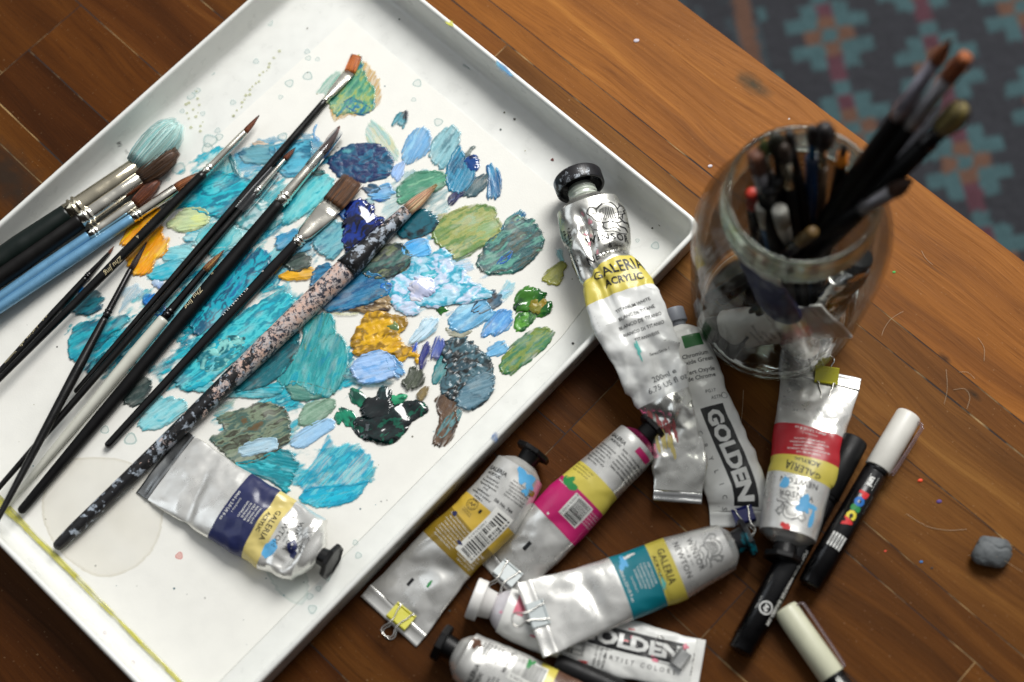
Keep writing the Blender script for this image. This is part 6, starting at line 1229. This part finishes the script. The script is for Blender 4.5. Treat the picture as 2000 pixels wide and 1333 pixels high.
def jpen(label, top, mouth_z, body, w, mat, ringmat=None, z=178.):
    T = W(*top, z); B = np.array([JC[0]+body[0], JC[1]+body[1], 9.]); root = thing('pen', label, 'pen', tuple(B), 'brushes and pens standing in the jar'); L = np.linalg.norm(B-T)
    V, F = rings(T, B, [(0, .1), (.05, w*.32), (.6, w*.44), (2, w*.5), (20, w*.5)], 24); mk('pen_cap', V, F, mat, root)
    V, F = rings(T, B, [(20, w*.46), (22, w*.5), (L-3, w*.5), (L, w*.2)], 24); mk('pen_barrel', V, F, ringmat or pm('black_marker_barrel'), root)
WP = pm('white_pen_plastic', (210, 208, 196), .4)
jpen('pen with round white end inside the front of the jar mouth', (1522, 408), 0, (16, -8), 8.5, WP, WP, 160)
jpen('slim pale pen with blue ring left of the round white pen', (1486, 402), 0, (10, -20), 7, WP, pm('blue_collar'), 154)
jpen('red capped pen at the left inside the jar mouth', (1468, 376), 0, (-4, 20), 7, pm('red_pen_cap', (190, 46, 24), .4), None, 158)
jpen('olive brown pencil end low at the front of the jar mouth', (1590, 452), 0, (-30, 10), 7, pm('ochre_pencil', (110, 84, 40), .5), None, 158)
jpen('dark pen standing in the shadowed middle of the jar', (1500, 370), 0, (10, 14), 8, pm('black_marker_cap'), None, 172)
jpen('black pen standing behind the red capped pen', (1516, 350), 0, (-16, 0), 8, pm('black_marker_cap'), None, 174)
# tubes standing inside the jar: the same builder, then turned upright
def jtube(label, base_, top, spin, L, w, th, draw, mat=FOIL, cap=None, seed=0, crum=.4):
    t = Tube.__new__(Tube); C = np.array([[0, 0, 0.], [L*.33, 0, 0], [L*.66, 0, 0], [L, 0, 0]])
    t.init(C, [w*.42, w*.45, w*.48, w*.5], [th/2, th*.45, th*.3, .8], [0]*4, 90, 64, [crum]*4, seed, (), .6)
    B = np.array([JC[0]+base_[0], JC[1]+base_[1], base_[2]]); T = np.array([JC[0]+top[0], JC[1]+top[1], top[2]]); d = (T-B)/np.linalg.norm(T-B); a = np.array([math.cos(spin), math.sin(spin), 0]); n = a-d*(a @ d); n /= np.linalg.norm(n); l = np.cross(n, d)
    t.f = lambda V: B+np.outer(V[:, 0], d)+np.outer(V[:, 1], l)+np.outer(V[:, 2], n)
    r = thing('paint_tube', label, 'paint tube', tuple(B), 'paint tubes standing in the jar'); t.body(mat, r); ik = Ink(t); draw(ik, t); ik.done(r, NAMES, INKS); t.shoulder(mat, r, 5, 5); t.crimp(mat, r, 8)
    V, F = rings(np.array([-5., 0, 0]), np.array([-16., 0, 0]), [(0, 5.4), (5, 6), (5.2, 8), (10.8, 8), (11, 7)], 24); mk('cap', t.f(V), F, cap or CAPB, r); return t, r, B, d, l, n
def dj1(ik, t): t.band(ik, 46, 90, 'navy'); galeria(ik, t, 22, sz=.9)
jtube('silver tube with blue band leaning inside the left of the jar', (8, -30, 24), (-24, -14, 118), math.radians(215), 96, 34, 20, dj1, seed=5)
def dj2(ik, t): lines(ik, ['TITANIUM', 'BLANC DE TITANE', 'BLANCO', 'WEISS'], 20, 0, 2., 'black', 4); griffin(ik, 45, 0, 9)
jtube('white labelled tube low inside the jar at the front', (-30, -14, 22), (16, -34, 62), math.radians(240), 66, 36, 18, dj2, mat=LAM, seed=8, crum=.7)
t, r, B, d, l, n = jtube('foil tube with a yellow clip inside the front right of the jar', (34, -14, 80), (14, -28, 12), math.radians(290), 60, 34, 12, lambda ik, t: None, seed=9, crum=.9, mat=FOILD)
rt = thing('binder_clip', 'yellow binder clip seen through the jar glass near its base', 'binder clip', tuple(B+d*58), 'binder clips on tube ends')
V, F = box(B+d*60+n*1.6+l*3, 9, 13, 5.5, d, l, n); mk('clip_body', V, F, YC, rt, smooth=False)
for s in (-1, 1): V, F = polytube([B+d*56+n*(4.6)+l*(3+s*4), B+d*50+n*5.4+l*(3+s*2), B+d*45+n*5.6+l*(3+s*2.6), B+d*43+n*5.6+l*3], .45, 6); mk('wire_handle', V, F, pm('nickel_wire'), rt)
bpy.context.view_layer.update()
